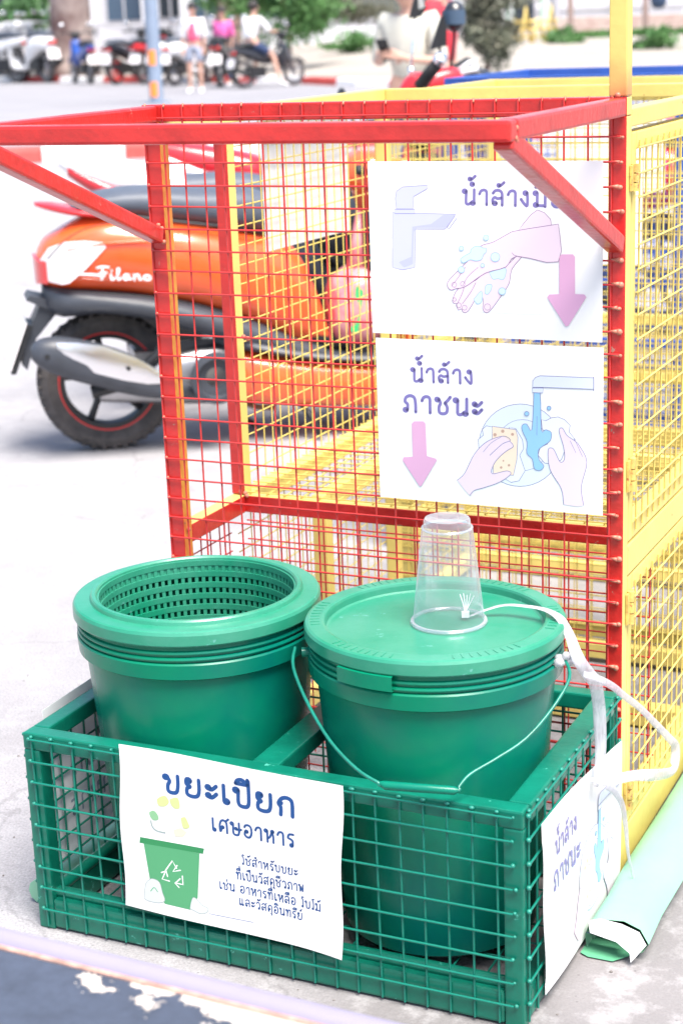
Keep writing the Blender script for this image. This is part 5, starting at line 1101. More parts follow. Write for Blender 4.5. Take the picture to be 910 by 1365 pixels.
def wheel(parent, x, r, w, sc, rimr, ym=0.0, tyre_m=None, rim_m=None, stripe=None, spokes=5, y=0.0, n=48, z=None, tread=True):
    z = r if z is None else z
    mb = MB()
    prof = [(rimr+.004, -w*.38), (r*.86, -w*.5), (r*.95, -w*.42), (r, -w*.16), (r, w*.16), (r*.95, w*.42), (r*.86, w*.5), (rimr+.004, w*.38), (rimr+.004, -w*.38)]
    mb.lathe(prof, (x, y, z), n, axis=AXY)
    if tread:
        for k in range(40):
            a = 2*math.pi*k/40
            for s_ in (-1, 1):
                rr = r*.965
                c_ = V((x+rr*math.cos(a), y+s_*w*.30, z+rr*math.sin(a)))
                q = Matrix.Rotation(-a, 3, 'Y') @ Matrix.Rotation(R(25*s_), 3, 'X')
                vs_ = [q @ V((dx*.006, dy*w*.16, dz*.005))+c_ for dx in (-1, 1) for dy in (-1, 1) for dz in (-1, 1)]
                mb.add(vs_, [(0, 1, 3, 2), (4, 6, 7, 5), (0, 4, 5, 1), (2, 3, 7, 6), (0, 2, 6, 4), (1, 5, 7, 3)])
    wh = mb.build('wheel', tyre_m or M['tyre'], parent, smooth=True, world=False, auto=35)
    mb = MB()
    mb.lathe([(rimr+.004, -w*.36), (rimr-.012, -w*.34), (rimr-.016, -w*.15), (rimr-.016, w*.15), (rimr-.012, w*.34), (rimr+.004, w*.36)], (x, y, z), n, axis=AXY)
    mb.lathe([(.028, -w*.4), (.034, -w*.3), (.034, w*.3), (.028, w*.4), (0, w*.4)], (x, y, z), 20, axis=AXY); mb.lathe([(0, -w*.4), (.028, -w*.4)], (x, y, z), 20, axis=AXY)
    for k in range(spokes):
        a = 2*math.pi*k/spokes+.3
        p0, p1 = V((x+.03*math.cos(a), y, z+.03*math.sin(a))), V((x+(rimr-.012)*math.cos(a+.18), y, z+(rimr-.012)*math.sin(a+.18)))
        mb.tube([p0, (p0+p1)/2, p1], [.016, .011, .013], 6)
    mb.build('rim', rim_m or M['black'], wh, smooth=True, world=False, auto=40)
    if stripe:
        mb = MB()
        for s_ in (-1, 1): mb.lathe([(rimr+.001, s_*w*.385), (rimr+.006, s_*w*.392)], (x, y, z), n, axis=AXY)
        mb.build('rim_stripe', stripe, wh, world=False)
    return wh

H0 = R(52)
sc_ = empty('motor_scooter', (-2.823, 4.366, 0), math.radians(90)-H0, label='orange scooter with grey seat parked behind the left wire mesh, nearest scooter', cat='scooter')
OR = M['orange']
PT = dict(world=False)
wheel(sc_, 0.0, .212, .090, 1, .145, stripe=M['redstripe'])
wheel(sc_, 1.085, .212, .080, 1, .145, stripe=M['redstripe'])
# tail cowl
secs = refine([(-.186, 0, .548, .592, .030), (-.165, 0, .515, .640, .078), (-.120, 0, .497, .672, .118), (-.05, 0, .487, .705, .138), (.05, 0, .474, .722, .152), (.16, 0, .452, .706, .158), (.28, 0, .420, .684, .158), (.40, 0, .375, .652, .150), (.50, 0, .325, .625, .135), (.585, 0, .275, .585, .118), (.645, 0, .262, .46, .105), (.675, 0, .262, .34, .095)], 3)
mb = MB(); loft_body(mb, secs, 24, p=2.5); cowl = mb.build('tail_cowl', OR, sc_, smooth=True, auto=55, **PT)
# dark under skirt following the cowl
secs = refine([(-.172, 0, .440, .522, .060), (-.12, 0, .418, .515, .118), (-.02, 0, .425, .500, .146), (.10, 0, .405, .484, .160), (.22, 0, .365, .458, .163), (.34, 0, .320, .420, .158), (.46, 0, .275, .372, .148), (.58, 0, .235, .310, .130), (.66, 0, .225, .285, .11)], 3)
mb = MB(); loft_body(mb, secs, 20, p=3.0); mb.build('under_skirt', M['darkgrey'], sc_, smooth=True, auto=55, **PT)
# crease highlight strip and side character line
mb = MB(); mb.tube([(-.10, -.131, .625), (.02, -.152, .640), (.14, -.160, .640), (.24, -.161, .628)], [.002, .004, .004, .001], 6); mb.build('crease_trim', OR, cowl, smooth=True, **PT)
# panel gaps, lock and screws
for pts_ in ([(-.155, -.098, .600), (-.10, -.129, .655), (-.02, -.140, .690), (.10, -.148, .700)], [(.36, -.158, .440), (.38, -.153, .52), (.42, -.140, .60), (.47, -.118, .63)], [(-.16, -.092, .512), (-.05, -.148, .500), (.10, -.163, .482), (.24, -.166, .452), (.38, -.160, .405)]):
    mb = MB(); mb.tube(smooth3(pts_), .0016, 5); mb.build('panel_gap', M['black'], cowl, smooth=True, **PT)
# seat
secs = refine([(-.075, 0, .730, .744, .070), (-.03, 0, .718, .768, .105), (.08, 0, .706, .786, .120), (.20, 0, .688, .784, .128), (.32, 0, .666, .772, .124), (.42, 0, .646, .770, .112), (.50, 0, .630, .752, .095), (.56, 0, .615, .72, .08), (.585, 0, .61, .66, .06)], 3)
mb = MB(); loft_body(mb, secs, 22, p=2.8); seat_ = mb.build('seat', M['seat'], sc_, smooth=True, auto=60, **PT)
mb = MB(); mb.tube([(-.06, -.085, .735), (.06, -.128, .716), (.20, -.136, .692), (.34, -.130, .668), (.48, -.106, .636)], .0045, 6); mb.build('seat_piping', M['black'], seat_, smooth=True, **PT)
# grab rail / tail piece
mb = MB(); loft_body(mb, refine([(-.175, 0, .745, .756, .030), (-.13, 0, .728, .752, .070), (-.05, 0, .710, .738, .110), (.06, 0, .700, .722, .128)], 3), 16); mb.build('rear_grab_rail', M['redbody'], sc_, smooth=True, **PT)
# lamps
mb = MB(); mb.ring_loft([[V((x, y, z)) for x, y, z in r_] for r_ in (
    [(-.176, -.070, .535), (-.178, -.060, .590), (-.150, -.100, .632), (-.148, -.104, .545)],
    [(-.120, -.126, .525), (-.125, -.118, .600), (-.105, -.128, .648), (-.100, -.136, .530)],
    [(-.060, -.143, .565), (-.062, -.142, .610), (-.050, -.142, .650), (-.050, -.146, .570)],
    [(.005, -.150, .625), (.003, -.150, .635), (.006, -.150, .642), (.010, -.151, .628)])]); mb.build('turn_signal_lens', M['lens'], sc_, smooth=True, auto=40, **PT)
mb = MB(); mb.ring_loft([[V((x, y, z)) for x, y, z in r_] for r_ in (
    [(-.190, .06, .52), (-.192, .06, .60), (-.175, .06, .60), (-.170, .06, .52)], [(-.190, -.03, .52), (-.192, -.03, .60), (-.175, -.03, .60), (-.170, -.03, .52)],
    [(-.176, -.074, .525), (-.178, -.066, .588), (-.160, -.090, .590), (-.160, -.095, .525)])]); mb.build('tail_lamp', M['redlens'], sc_, smooth=True, auto=40, **PT)
# name script on the cowl
mb = MB()
def cowl_pt(u, v, z):
    x = -.070+u; zz = .545+v-.028*(x+.07)/.25
    yy = -.153-.0045*(x+.07)/.1
    return V((x, min(yy, -.151)-.004-z, zz))
draw_text(mb, 'Filano', (.055, .0), (.205, .004), (.055, .026), .22, .0005, cowl_pt)
ribbon2d(mb, [(.0, .012), (.03, .0125), (.07, .011)], .006, .0005, cowl_pt)
mb.build('name_script', M['whiteprint'], cowl, **PT)
# rear mudguard, number plate
mb = MB(); mb.ring_loft([[V((x, y, z)) for x, y, z in r_] for r_ in (
    [(-.135, -.062, .470), (-.215, -.070, .492), (-.225, -.070, .478), (-.150, -.062, .440)],
    [(-.135, .062, .470), (-.215, .070, .492), (-.225, .070, .478), (-.150, .062, .440)])]); mb.ring_loft([[V((x, y, z)) for x, z in ((-.120, .460), (-.185, .462), (-.232, .372), (-.252, .285), (-.238, .268), (-.205, .360), (-.145, .425))] for y in (-.052, .052)])
mg = mb.build('rear_mudguard', M['darkgrey'], sc_, smooth=True, auto=35, **PT)
mb = MB(); q = [V((-.222, y, z)) for y, z in ((-.075, .405), (.075, .405), (.075, .270), (-.075, .270))]
mb.ring_loft([[V((-.222-(.40-z)*.42+dx, y, z)) for y, z in ((-.078, .412), (.078, .412), (.078, .275), (-.078, .275))] for dx in (-.012, -.016)])
mb.build('number_plate', M['lens'], mg, **PT)
mb = MB(); mb.ring_loft([[V((-.218-(.40-z)*.42+dx, y, z)) for y, z in ((-.070, .405), (.070, .405), (.070, .262), (-.070, .262))] for dx in (.004, -.011)]); mb.build('plate_bracket', M['black'], mg, **PT)
# exhaust
mb = MB()
S_ = refine([(-.228, -.150, .318, .352, .020), (-.205, -.152, .292, .374, .040), (-.15, -.154, .262, .380, .050), (-.07, -.152, .232, .362, .054), (.02, -.150, .200, .330, .052), (.10, -.148, .178, .286, .046), (.17, -.146, .168, .236, .034), (.26, -.140, .160, .196, .018), (.36, -.12, .150, .176, .012)], 3)
loft_body(mb, S_, 18, p=2.4); ex = mb.build('exhaust', M['darkgrey'], sc_, smooth=True, auto=60, **PT)
mb = MB()
up_ = [(-.155, .368), (-.10, .366), (-.02, .350), (.07, .308), (.135, .262), (.155, .232)]
lo_ = [(-.155, .352), (-.115, .305), (-.05, .272), (.03, .244), (.10, .226), (.155, .222)]
ys_ = [-.200, -.205, -.207, -.204, -.197, -.188]
mb.ring_loft([[V((a[0], y+.003, a[1])), V(((a[0]+b[0])/2, y-.004, (a[1]+b[1])/2)), V((b[0], y+.003, b[1])), V((b[0], y+.012, b[1])), V((a[0], y+.012, a[1]))] for a, b, y in zip(up_, lo_, ys_)])
mb.build('exhaust_heat_shield', M['chrome'], ex, smooth=True, auto=50, **PT)
mb = MB(); mb.lathe([(0, -.002), (.008, -.002), (.008, .004), (0, .004)], (-.185, -.196, .330), 12, axis=AXY); mb.lathe([(0, -.004), (.006, -.004), (.006, .004)], (.045, -.2125, .280), 12, axis=AXY)
mb.build('shield_screw', M['black'], ex, **PT)
# engine and swing arm
mb = MB(); loft_body(mb, refine([(-.03, -.07, .16, .25, .03), (.08, -.08, .15, .27, .04), (.20, -.085, .14, .30, .05), (.32, -.085, .13, .315, .055), (.42, -.07, .14, .28, .045), (.48, -.05, .16, .24, .03)], 2), 14)
mb.box((.25, .0, .235), (.34, .16, .13)); mb.box((.42, 0, .19), (.12, .12, .10)); en = mb.build('engine', M['steel'], sc_, smooth=True, auto=35, **PT)
mb = MB()
mb.lathe([(.030, .0), (.072, .0), (.078, .012), (.078, .03), (.060, .034), (.056, .012), (.030, .010)], (.305, -.175, .228), 28, axis=AXY)
for k in range(3): mb.lathe([(.062-k*.012, -.002), (.067-k*.012, -.002), (.067-k*.012, .006), (.062-k*.012, .006)], (.305, -.178, .228), 28, axis=AXY)
mb.build('cooling_fan_cover', M['darkgrey'], en, smooth=True, auto=40, **PT)
mb = MB(); mb.tube([(.20, -.13, .39), (.14, -.13, .30), (.06, -.12, .235)], .014, 8); mb.tube([(-.06, -.118, .20), (.02, -.12, .215)], .02, 8); mb.build('swing_arm', M['black'], en, smooth=True, auto=40, **PT)
mb = MB(); mb.lathe([(.0, -.004), (.02, -.004), (.045, .0), (.045, .02), (0, .02)], (0, -.075, .212), 16, axis=AXY); mb.tube([(0, -.09, .212), (.05, -.12, .235)], .012, 8); mb.build('hub_bracket', M['steel'], en, smooth=True, auto=40, **PT)
mb = MB(); mb.tube([(.36, -.07, .14), (.44, -.08, .105), (.50, -.09, .10)], .010, 7); mb.tube([(.40, .07, .13), (.42, .09, .04), (.47, .12, .004)], .010, 7); mb.tube([(.37, -.06, .15), (.47, -.10, .13), (.52, -.12, .12)], .008, 7); mb.build('centre_stand', M['rust'], sc_, smooth=True, **PT)
mb = MB(); mb.tube([(.56, -.10, .13), (.60, -.135, .07), (.625, -.150, .012)], [.009, .009, .012], 8); mb.build('side_stand', M['black'], sc_, smooth=True, **PT)
# floor board, lower side fairing, leg shield
mb = MB(); loft_body(mb, refine([(.36, 0, .130, .300, .120, 3.4), (.44, 0, .115, .288, .150, 3.4), (.56, 0, .098, .262, .158, 3.4), (.70, 0, .085, .240, .158, 3.4), (.84, 0, .075, .225, .152, 3.4), (.92, 0, .085, .230, .13, 3.4)], 2), 20); mb.build('lower_fairing', OR, sc_, smooth=True, auto=50, **PT)
mb = MB(); loft_body(mb, refine([(.34, 0, .300, .345, .105, 4), (.44, 0, .283, .318, .158, 4), (.56, 0, .258, .285, .166, 4), (.70, 0, .236, .262, .166, 4), (.86, 0, .222, .250, .158, 4), (.95, 0, .225, .27, .14, 4)], 2), 16); mb.build('footboard', M['darkgrey'], sc_, smooth=True, auto=40, **PT)
mb = MB(); loft_body(mb, refine([(.60, 0, .262, .40, .09), (.66, 0, .25, .36, .10), (.74, 0, .24, .30, .09)], 2), 12); mb.build('tunnel_cover', M['black'], sc_, smooth=True, auto=50, **PT)
mb = MB()
mb.ring_loft([[V((x+dx, y, z)) for y, z, dx in ((-.16*w_, z0_, .0), (0, z0_+.0, -.045), (.16*w_, z0_, .0), (.16*w_, z0_, .02), (0, z0_, .0), (-.16*w_, z0_, .02))] for x, z0_, w_ in ((.90, .22, .9), (.905, .34, 1.08), (.90, .46, 1.12), (.875, .58, 1.0), (.845, .68, .8), (.825, .74, .6))]); mb.build('leg_shield', OR, sc_, smooth=True, auto=50, **PT)
mb = MB(); loft_body(mb, refine([(.80, 0, .40, .66, .10), (.85, 0, .34, .72, .13), (.88, 0, .33, .73, .13)], 2), 16); mb.build('inner_shield', M['black'], sc_, smooth=True, auto=50, **PT)
mb = MB(); mb.tube([(1.085, .065, .212), (1.05, .065, .34), (.99, .05, .44), (.92, .0, .62)], .018, 8); mb.tube([(1.085, -.065, .212), (1.05, -.065, .34), (.99, -.05, .44)], .018, 8); mb.build('front_fork', M['steel'], sc_, smooth=True, **PT)
mb = MB(); mb.ring_loft([[V((1.085+.235*math.cos(a)*f_, y, .212+.235*math.sin(a)*f_)) for f_ in (1, .97) for y in ((-.05, 0, .05) if f_ == 1 else (.05, 0, -.05))] for a in [R(20+14*k) for k in range(11)]]); mb.build('front_mudguard', OR, sc_, smooth=True, auto=50, **PT)
mb = MB(); loft_body(mb, refine([(.74, 0, .76, .82, .05), (.80, 0, .735, .855, .10), (.88, 0, .73, .85, .11), (.95, 0, .74, .81, .07)], 2), 16); hb = mb.build('handlebar_cover', OR, sc_, smooth=True, **PT)
for s_ in (-1, 1):
    mb = MB(); mb.tube([(.80, .09*s_, .80), (.76, .19*s_, .815), (.74, .28*s_, .815)], .013, 10); mb.build('hand_grip', M['rubber'], hb, smooth=True, **PT)
    mb = MB(); mb.tube([(.83, .13*s_, .83), (.84, .18*s_, .93), (.82, .20*s_, .98)], .005, 6); mb.ball((.815, .225*s_, 1.0), .05, 12, sc=(.25, 1, .7)); mb.build('mirror', M['black'], hb, smooth=True, **PT)
mb = MB(); mb.ball((.955, 0, .78), .05, 12, sc=(.5, 1.2, .8)); mb.build('headlamp', M['lens'], hb, smooth=True, **PT)
# bag hung on the scooter's hook
bg_ = empty('plastic_shopping_bag', sc_.matrix_basis @ V((.77, -.03, .30)), rz=math.radians(90)-H0, label='pink plastic shopping bag with green print hanging in the footwell of the orange scooter', cat='plastic bag')
bg_.location = Matrix.Rotation(math.radians(90)-H0, 3, 'Z') @ V((.77, -.05, .30)) + V((-2.823, 4.366, 0))
mb = MB(); loft_body(mb, refine([(-.085, 0, .03, .12, .05), (-.07, 0, -.01, .18, .09), (0, 0, -.03, .22, .11), (.07, 0, -.01, .18, .09), (.09, 0, .03, .12, .05)], 3), 18); mb.tube([(0, -.02, .21), (.01, -.01, .30), (.02, .0, .38)], [.03, .018, .008], 7)
bgo = mb.build('bag_body', M['bagpink'], bg_, smooth=True, **PT)
mb = MB(); mb.ring_loft([[V((x, -.108+.35*abs(x)-d_, z)) for x, z in ((-.045, .03), (-.02, .02), (.0, .15), (-.02, .17))] for d_ in (0, .004)]); mb.build('bag_print', M['baggreen'], bgo, **PT)

# ================================================================== GENERIC MOTORBIKE
def motorbike(lat, dep, head, body, label, group='motorbikes parked along the far kerb', seatm='seat', style=0, z=0.004, size=1.0, plate=True, rim=None, name='motorbike', mirrors=True):
    root = empty(name, bp(lat, dep, z), rz=R(90)-(AZ+R(head)), label=label, cat='motorbike', group=group)
    root.scale = (size,)*3
    Bm = M[body]; k = dict(world=False)
    wheel(root, 0, .26, .08, 1, .19, n=22, tread=False, rim_m=M[rim] if rim else M['steel'], spokes=6)
    wheel(root, 1.20, .26, .07, 1, .19, n=22, tread=False, rim_m=M[rim] if rim else M['steel'], spokes=6)
    fat = 1.25 if style == 0 else .85
    mb = MB()
    if style == 0:
        loft_body(mb, refine([(-.24, 0, .58, .66, .05), (-.16, 0, .52, .76, .12), (.05, 0, .50, .78, .17), (.28, 0, .38, .76, .17), (.45, 0, .28, .66, .14), (.52, 0, .26, .40, .12)], 2), 12)
        loft_body(mb, [(.45, 0, .22, .32, .12), (.60, 0, .20, .28, .16), (.85, 0, .20, .28, .16), (.95, 0, .24, .40, .14)], 10)
    else:
        loft_body(mb, refine([(-.30, 0, .68, .74, .04), (-.15, 0, .62, .76, .09), (.10, 0, .56, .74, .11), (.35, 0, .46, .68, .12), (.60, 0, .42, .58, .09), (.85, 0, .52, .74, .08)], 2), 12)
    mb.build('body', Bm, root, smooth=True, auto=50, **k)
    mb = MB(); loft_body(mb, refine([(-.20, 0, .76, .80, .08), (.0, 0, .755, .85, .12), (.25, 0, .74, .84, .12), (.48, 0, .70, .78, .09)], 2), 12); mb.build('seat', M[seatm], root, smooth=True, **k)
    mb = MB(); mb.box((.28, 0, .30), (.36, .20, .20)); loft_body(mb, [(.0, -.13, .20, .30, .03), (-.20, -.14, .28, .38, .045), (-.32, -.14, .32, .40, .03)], 10); mb.build('engine_and_exhaust', M['black'], root, smooth=True, auto=35, **k)
    mb = MB()
    if style == 0: mb.ring_loft([[V((x, y*w_, z)) for y in (-.19, -.1, .1, .19)]+[V((x+.05, y*w_, z)) for y in (.19, .1, -.1, -.19)] for x, z, w_ in ((.97, .24, .8), (.98, .45, 1), (.94, .7, .9), (.90, .88, .6))])
    else: loft_body(mb, refine([(.84, 0, .36, .80, .05), (.92, 0, .34, .90, .12), (.99, 0, .42, .86, .10), (1.06, 0, .6, .72, .05)], 2), 12)
    mb.build('front_fairing', Bm, root, smooth=True, auto=50, **k)
    mb = MB()
    for s_ in (-1, 1): mb.tube([(1.20, .06*s_, .26), (1.10, .06*s_, .52), (.96, .04*s_, .86)], .018, 7)
    mb.build('front_fork', M['steel'], root, smooth=True, **k)
    mb = MB(); mb.ring_loft([[V((1.2+.30*math.cos(a)*f_, y, .26+.30*math.sin(a)*f_)) for f_ in (1, .96) for y in ((-.05, .05) if f_ == 1 else (.05, -.05))] for a in [R(30+16*j) for j in range(9)]]); mb.build('mudguard', Bm, root, smooth=True, auto=50, **k)
    mb = MB(); mb.ring_loft([[V((0+.31*math.cos(a)*f_, y, .26+.31*math.sin(a)*f_)) for f_ in (1, .96) for y in ((-.05, .05) if f_ == 1 else (.05, -.05))] for a in [R(60+16*j) for j in range(8)]]); mb.build('mudguard', M['black'], root, smooth=True, auto=50, **k)
    mb = MB(); mb.tube([(.80, -.34, .98), (.88, -.16, 1.0), (.92, 0, .96), (.88, .16, 1.0), (.80, .34, .98)], .014, 7); loft_body(mb, [(.86, 0, .90, 1.0, .06), (.93, 0, .88, 1.03, .11), (1.0, 0, .90, .99, .08)], 10); hb_ = mb.build('handlebar', M['black'] if style else Bm, root, smooth=True, **k)
    for s_ in ((-1, 1) if mirrors else ()):
        mb = MB(); mb.tube([(.86, .20*s_, 1.0), (.86, .24*s_, 1.12)], .006, 5); mb.ball((.855, .29*s_, 1.15), .062, 10, sc=(.2, 1, .66)); m_ = mb.build('mirror', M['black'], hb_, smooth=True, **k)
        mb = MB(); mb.ball((.846, .29*s_, 1.15), .056, 10, sc=(.12, 1, .62)); mb.build('mirror_glass', M['chrome'], m_, smooth=True, **k)
    mb = MB(); mb.box((-.25, 0, .66), (.03, .16, .06)); mb.build('tail_lamp', M['redlens'], root, **k)
    if plate:
        mb = MB(); mb.box((-.30, 0, .47), (.008, .22, .17), tilt=('Y', R(14))); mb.build('number_plate', M['lens'], root, **k)
    return root

def P_at(u_lat, dep): return u_lat*dep
bikes = [
 (-8.74, 53.6, -52, 'white', 0, 'white scooter at the far left edge of the parking row, seen side on', 'seat'),
 (-7.48, 52.2, -46, 'white', 0, 'white scooter with white number plate just left of the thick tree trunk', 'seat'),
 (-8.2, 54.6, -40, 'white', 0, 'white scooter half hidden behind the two white ones left of the tree', 'black'),
 (-5.4, 45.9, -22, 'bluebody', 1, 'blue and silver motorbike just right of the thick tree trunk', 'black'),
 (-4.61, 44.6, 30, 'blackbody', 1, 'black motorbike with red striped wheel between the blue bike and the pole', 'seat'),
 (-3.9, 44.3, 22, 'redbody', 1, 'motorbike with red front fairing directly left of the grey pole', 'black'),
 (-2.93, 41.6, 28, 'white', 0, 'white scooter with grey seat between the grey pole and the pink vest', 'seat'),
 (-1.77, 39.2, 10, 'blackbody', 1, 'black motorbike between the person in pink vest and the seated person', 'black'),
]
bikes += [
 (-7.95, 50.2, -55, 'white', 1, 'silver motorbike in front of the white pair near the left edge', 'seat'),
 (-6.95, 49.0, -35, 'white', 0, 'pale scooter touching the left side of the thick tree trunk', 'seat'),
 (-3.35, 43.0, 35, 'white', 0, 'white scooter mostly hidden behind the grey pole', 'black'),
 (-10.0, 56.5, -60, 'white', 0, 'white scooter cut off by the left edge of the picture', 'seat'),
 (-6.75, 51.5, -48, 'white', 0, 'white scooter directly behind the tree side of the white pair', 'black'),
 (-4.95, 47.5, 35, 'white', 1, 'silver white motorbike between the blue bike and the black one, set back', 'black'),
 (-4.2, 46.6, 30, 'blackbody', 1, 'black motorbike set back beside the red faired one', 'seat'),
 (-2.35, 42.6, 20, 'blackbody', 0, 'dark scooter set back behind the pink vest', 'seat'),
]
for la, de, he, bo, sty, lb, sm in bikes:
    motorbike(la, de, he, bo, lb, style=sty, seatm=sm, rim='redstripe' if 'red striped' in lb else None, size=1.65 if la < -6.5 else 1.30)
motorbike(-1.20, 38.0, 52, 'blackbody', 'black motorbike carrying the seated person in white shirt', style=1, seatm='black', size=1.12)
# scooters beyond the orange one
HV, LV = V((.788, .616, 0)), V((-.616, .788, 0))
def beside(k_, s_): 
    w_ = V((-2.823, 4.366, 0))+LV*k_+HV*s_
    return w_.dot(BL), w_.dot(BD)
b_2 = motorbike(*beside(.62, .36), 76, 'blackbody', 'scooter with white and red tail standing right behind the orange scooter', group='scooters parked beside the carts', style=0, seatm='seat', size=.90, plate=False, z=0.0, mirrors=False)
b_3 = motorbike(*beside(1.15, .72), 78, 'blackbody', 'red tailed scooter with dark seat, second behind the orange scooter', group='scooters parked beside the carts', style=0, seatm='seat', size=.90, plate=False, z=0.0, mirrors=False)

for b_, m_a, m_b in ((b_2, 'white', 'redbody'), (b_3, 'redbody', 'white')):
    mb = MB(); loft_body(mb, refine([(-.46, 0, .900, .935, .014), (-.36, 0, .83, .930, .06), (-.22, 0, .76, .915, .105), (-.02, 0, .72, .87, .14)], 3), 14); t_ = mb.build('tail_fin', M[m_a], b_, smooth=True, world=False)
    mb = MB(); loft_body(mb, refine([(-.43, -.01, .865, .905, .022), (-.33, -.02, .79, .860, .068), (-.18, -.02, .72, .80, .115)], 3), 12); mb.build('tail_stripe', M[m_b], t_, smooth=True, world=False)

# red scooter whose handlebar and mirrors rise over the carts
rs = empty('motor_scooter', bp(.45, 7.0, 0), rz=-AZ, label='red scooter behind the blue cart with mirrors and chrome tipped grip above the rails', cat='scooter')
k = dict(world=False)
# local x = across the view, y = away; the scooter stands obliquely, front to the left
hd = Matrix.Rotation(R(155), 3, 'Z')
def rx(mb):
    mb.v = [tuple(hd @ V(v_)+V((.13, .05, 0))) for v_ in mb.v]; return mb
def rwheel(x):
    w_ = wheel(rs, x, .24, .09, 1, .16, n=30)
    for o_ in [w_]+list(w_.children):
        for v_ in o_.data.vertices: v_.co = hd @ v_.co+V((.13, .05, 0))
rwheel(-.85); rwheel(.38)
mb = MB(); loft_body(mb, refine([(-1.08, 0, .56, .62, .05), (-.95, 0, .52, .74, .12), (-.7, 0, .45, .76, .15), (-.45, 0, .30, .68, .13), (-.35, 0, .26, .4, .1)], 2), 14); loft_body(mb, [(-.45, 0, .2, .28, .12), (-.1, 0, .2, .28, .15), (.10, 0, .22, .42, .13)], 10); rx(mb).build('body', M['redbody'], rs, smooth=True, auto=50, **k)
mb = MB(); loft_body(mb, refine([(-1.0, 0, .74, .79, .08), (-.8, 0, .74, .84, .12), (-.5, 0, .70, .80, .1)], 2), 12); rx(mb).build('seat', M['black'], rs, smooth=True, **k)
mb = MB(); mb.ring_loft([[V((x, y*w_, z)) for y in (-.17, -.08, .08, .17)]+[V((x+.05, y*w_, z)) for y in (.17, .08, -.08, -.17)] for x, z, w_ in ((.10, .24, .8), (.12, .5, 1), (.07, .8, .9), (.02, .98, .6))]); rx(mb).build('leg_shield', M['redbody'], rs, smooth=True, auto=50, **k)
mb = MB(); mb.tube([(.38, 0, .24), (.24, 0, .6), (.06, 0, .96)], .025, 8); rx(mb).build('front_fork', M['steel'], rs, smooth=True, **k)
mb = MB()
loft_body(mb, refine([(-.06, 0, .93, .985, .04), (-.02, 0, .93, 1.03, .06), (.03, 0, .93, 1.035, .07), (.09, .01, .94, 1.045, .07), (.15, .02, .96, 1.05, .06), (.19, .02, .98, 1.03, .04)], 2), 16); hb_ = mb.build('handlebar_cover', M['redbody'], rs, smooth=True, **k)
mb = MB(); mb.tube([(.012, -.12, .985), (.045, -.16, 1.030), (.086, -.20, 1.080)], [.026, .025, .024], 14); g_ = mb.build('hand_grip', M['rubber'], hb_, smooth=True, **k)
mb = MB(); mb.tube([(.080, -.196, 1.074), (.094, -.208, 1.090), (.101, -.214, 1.098)], [.028, .028, .015], 14); mb.build('grip_end', M['chrome'], g_, smooth=True, auto=40, **k)
mb = MB(); mb.tube([(.15, .06, 1.03), (.19, .14, 1.045), (.23, .22, 1.06)], [.021, .020, .020], 12); mb.build('hand_grip', M['rubber'], hb_, smooth=True, **k)
mb = MB(); mb.tube([(-.015, -.02, 1.03), (-.010, -.02, 1.10), (.007, -.02, 1.245)], .0062, 8); mb.tube([(-.017, -.02, 1.02), (-.014, -.02, 1.055)], .013, 8); mb.build('mirror_stalk', M['chrome'], hb_, smooth=True, **k)
def plate_(name, pts, y0, y1, m_, par): 
    mb = MB(); mb.ring_loft([[V((x, y, z)) for x, z in pts] for y in (y0, y1)]); return mb.build(name, m_, par, smooth=True, auto=30, bevel=0, **k)
m1 = plate_('mirror', [(-.020, 1.238), (.030, 1.245), (.052, 1.275), (.040, 1.335), (.012, 1.345)], -.03, .0, M['black'], hb_)
plate_('mirror_glass', [(.020, 1.272), (.044, 1.278), (.036, 1.325), (.018, 1.333)], -.0325, -.0302, M['chrome'], m1)
m2 = plate_('mirror', [(.062, 1.118), (.072, 1.118), (.128, 1.130), (.130, 1.20), (.117, 1.252), (.105, 1.235)], -.02, .015, M['black'], hb_)
mb = MB(); mb.tube([(.12, .0, 1.06), (.10, .0, 1.125)], .006, 7); mb.build('mirror_stalk', M['chrome'], hb_, smooth=True, **k)
# helmet-like dark pod and pale gear next to it
hl = empty('helmet', bp(.615, 7.05, 1.24), label='dark round helmet hanging beside the red scooter mirrors', cat='helmet')
mb = MB(); mb.ball((0, 0, 0), .062, 16, sc=(.75, .75, 1.0)); mb.build('shell', M['blackbody'], hl, smooth=True, **k)
mb = MB(); mb.ring_loft([[V((.05*math.cos(a)*1.02, .05*math.sin(a)*1.02, z)) for a in [R(180+12*j) for j in range(15)]] for z in (-.03, -.01, .01, .025)], closed=False, cap=False); mb.build('visor', M['glass'], hl, smooth=True, **k)
mb = MB(); mb.tube([(0, 0, -.055), (-.01, 0, -.14), (-.03, .01, -.24)], .006, 6); mb.build('strap', M['black'], hl, smooth=True, **k)
mb = MB(); mb.tube([(.165, .0, 1.005), (.20, -.01, 1.03), (.25, -.02, 1.04)], .013, 8); mb.tube([(.17, .02, 1.03), (.22, .02, 1.062), (.245, .02, 1.058)], .010, 8); mb.build('brake_lever', M['white'], hb_, smooth=True, **k)
mb = MB(); loft_body(mb, [(.17, .05, .97, 1.04, .05), (.23, .05, .97, 1.05, .06), (.32, .05, .98, 1.02, .04)], 12); mb.build('front_basket_cover', M['blackbody'], hb_, smooth=True, **k)

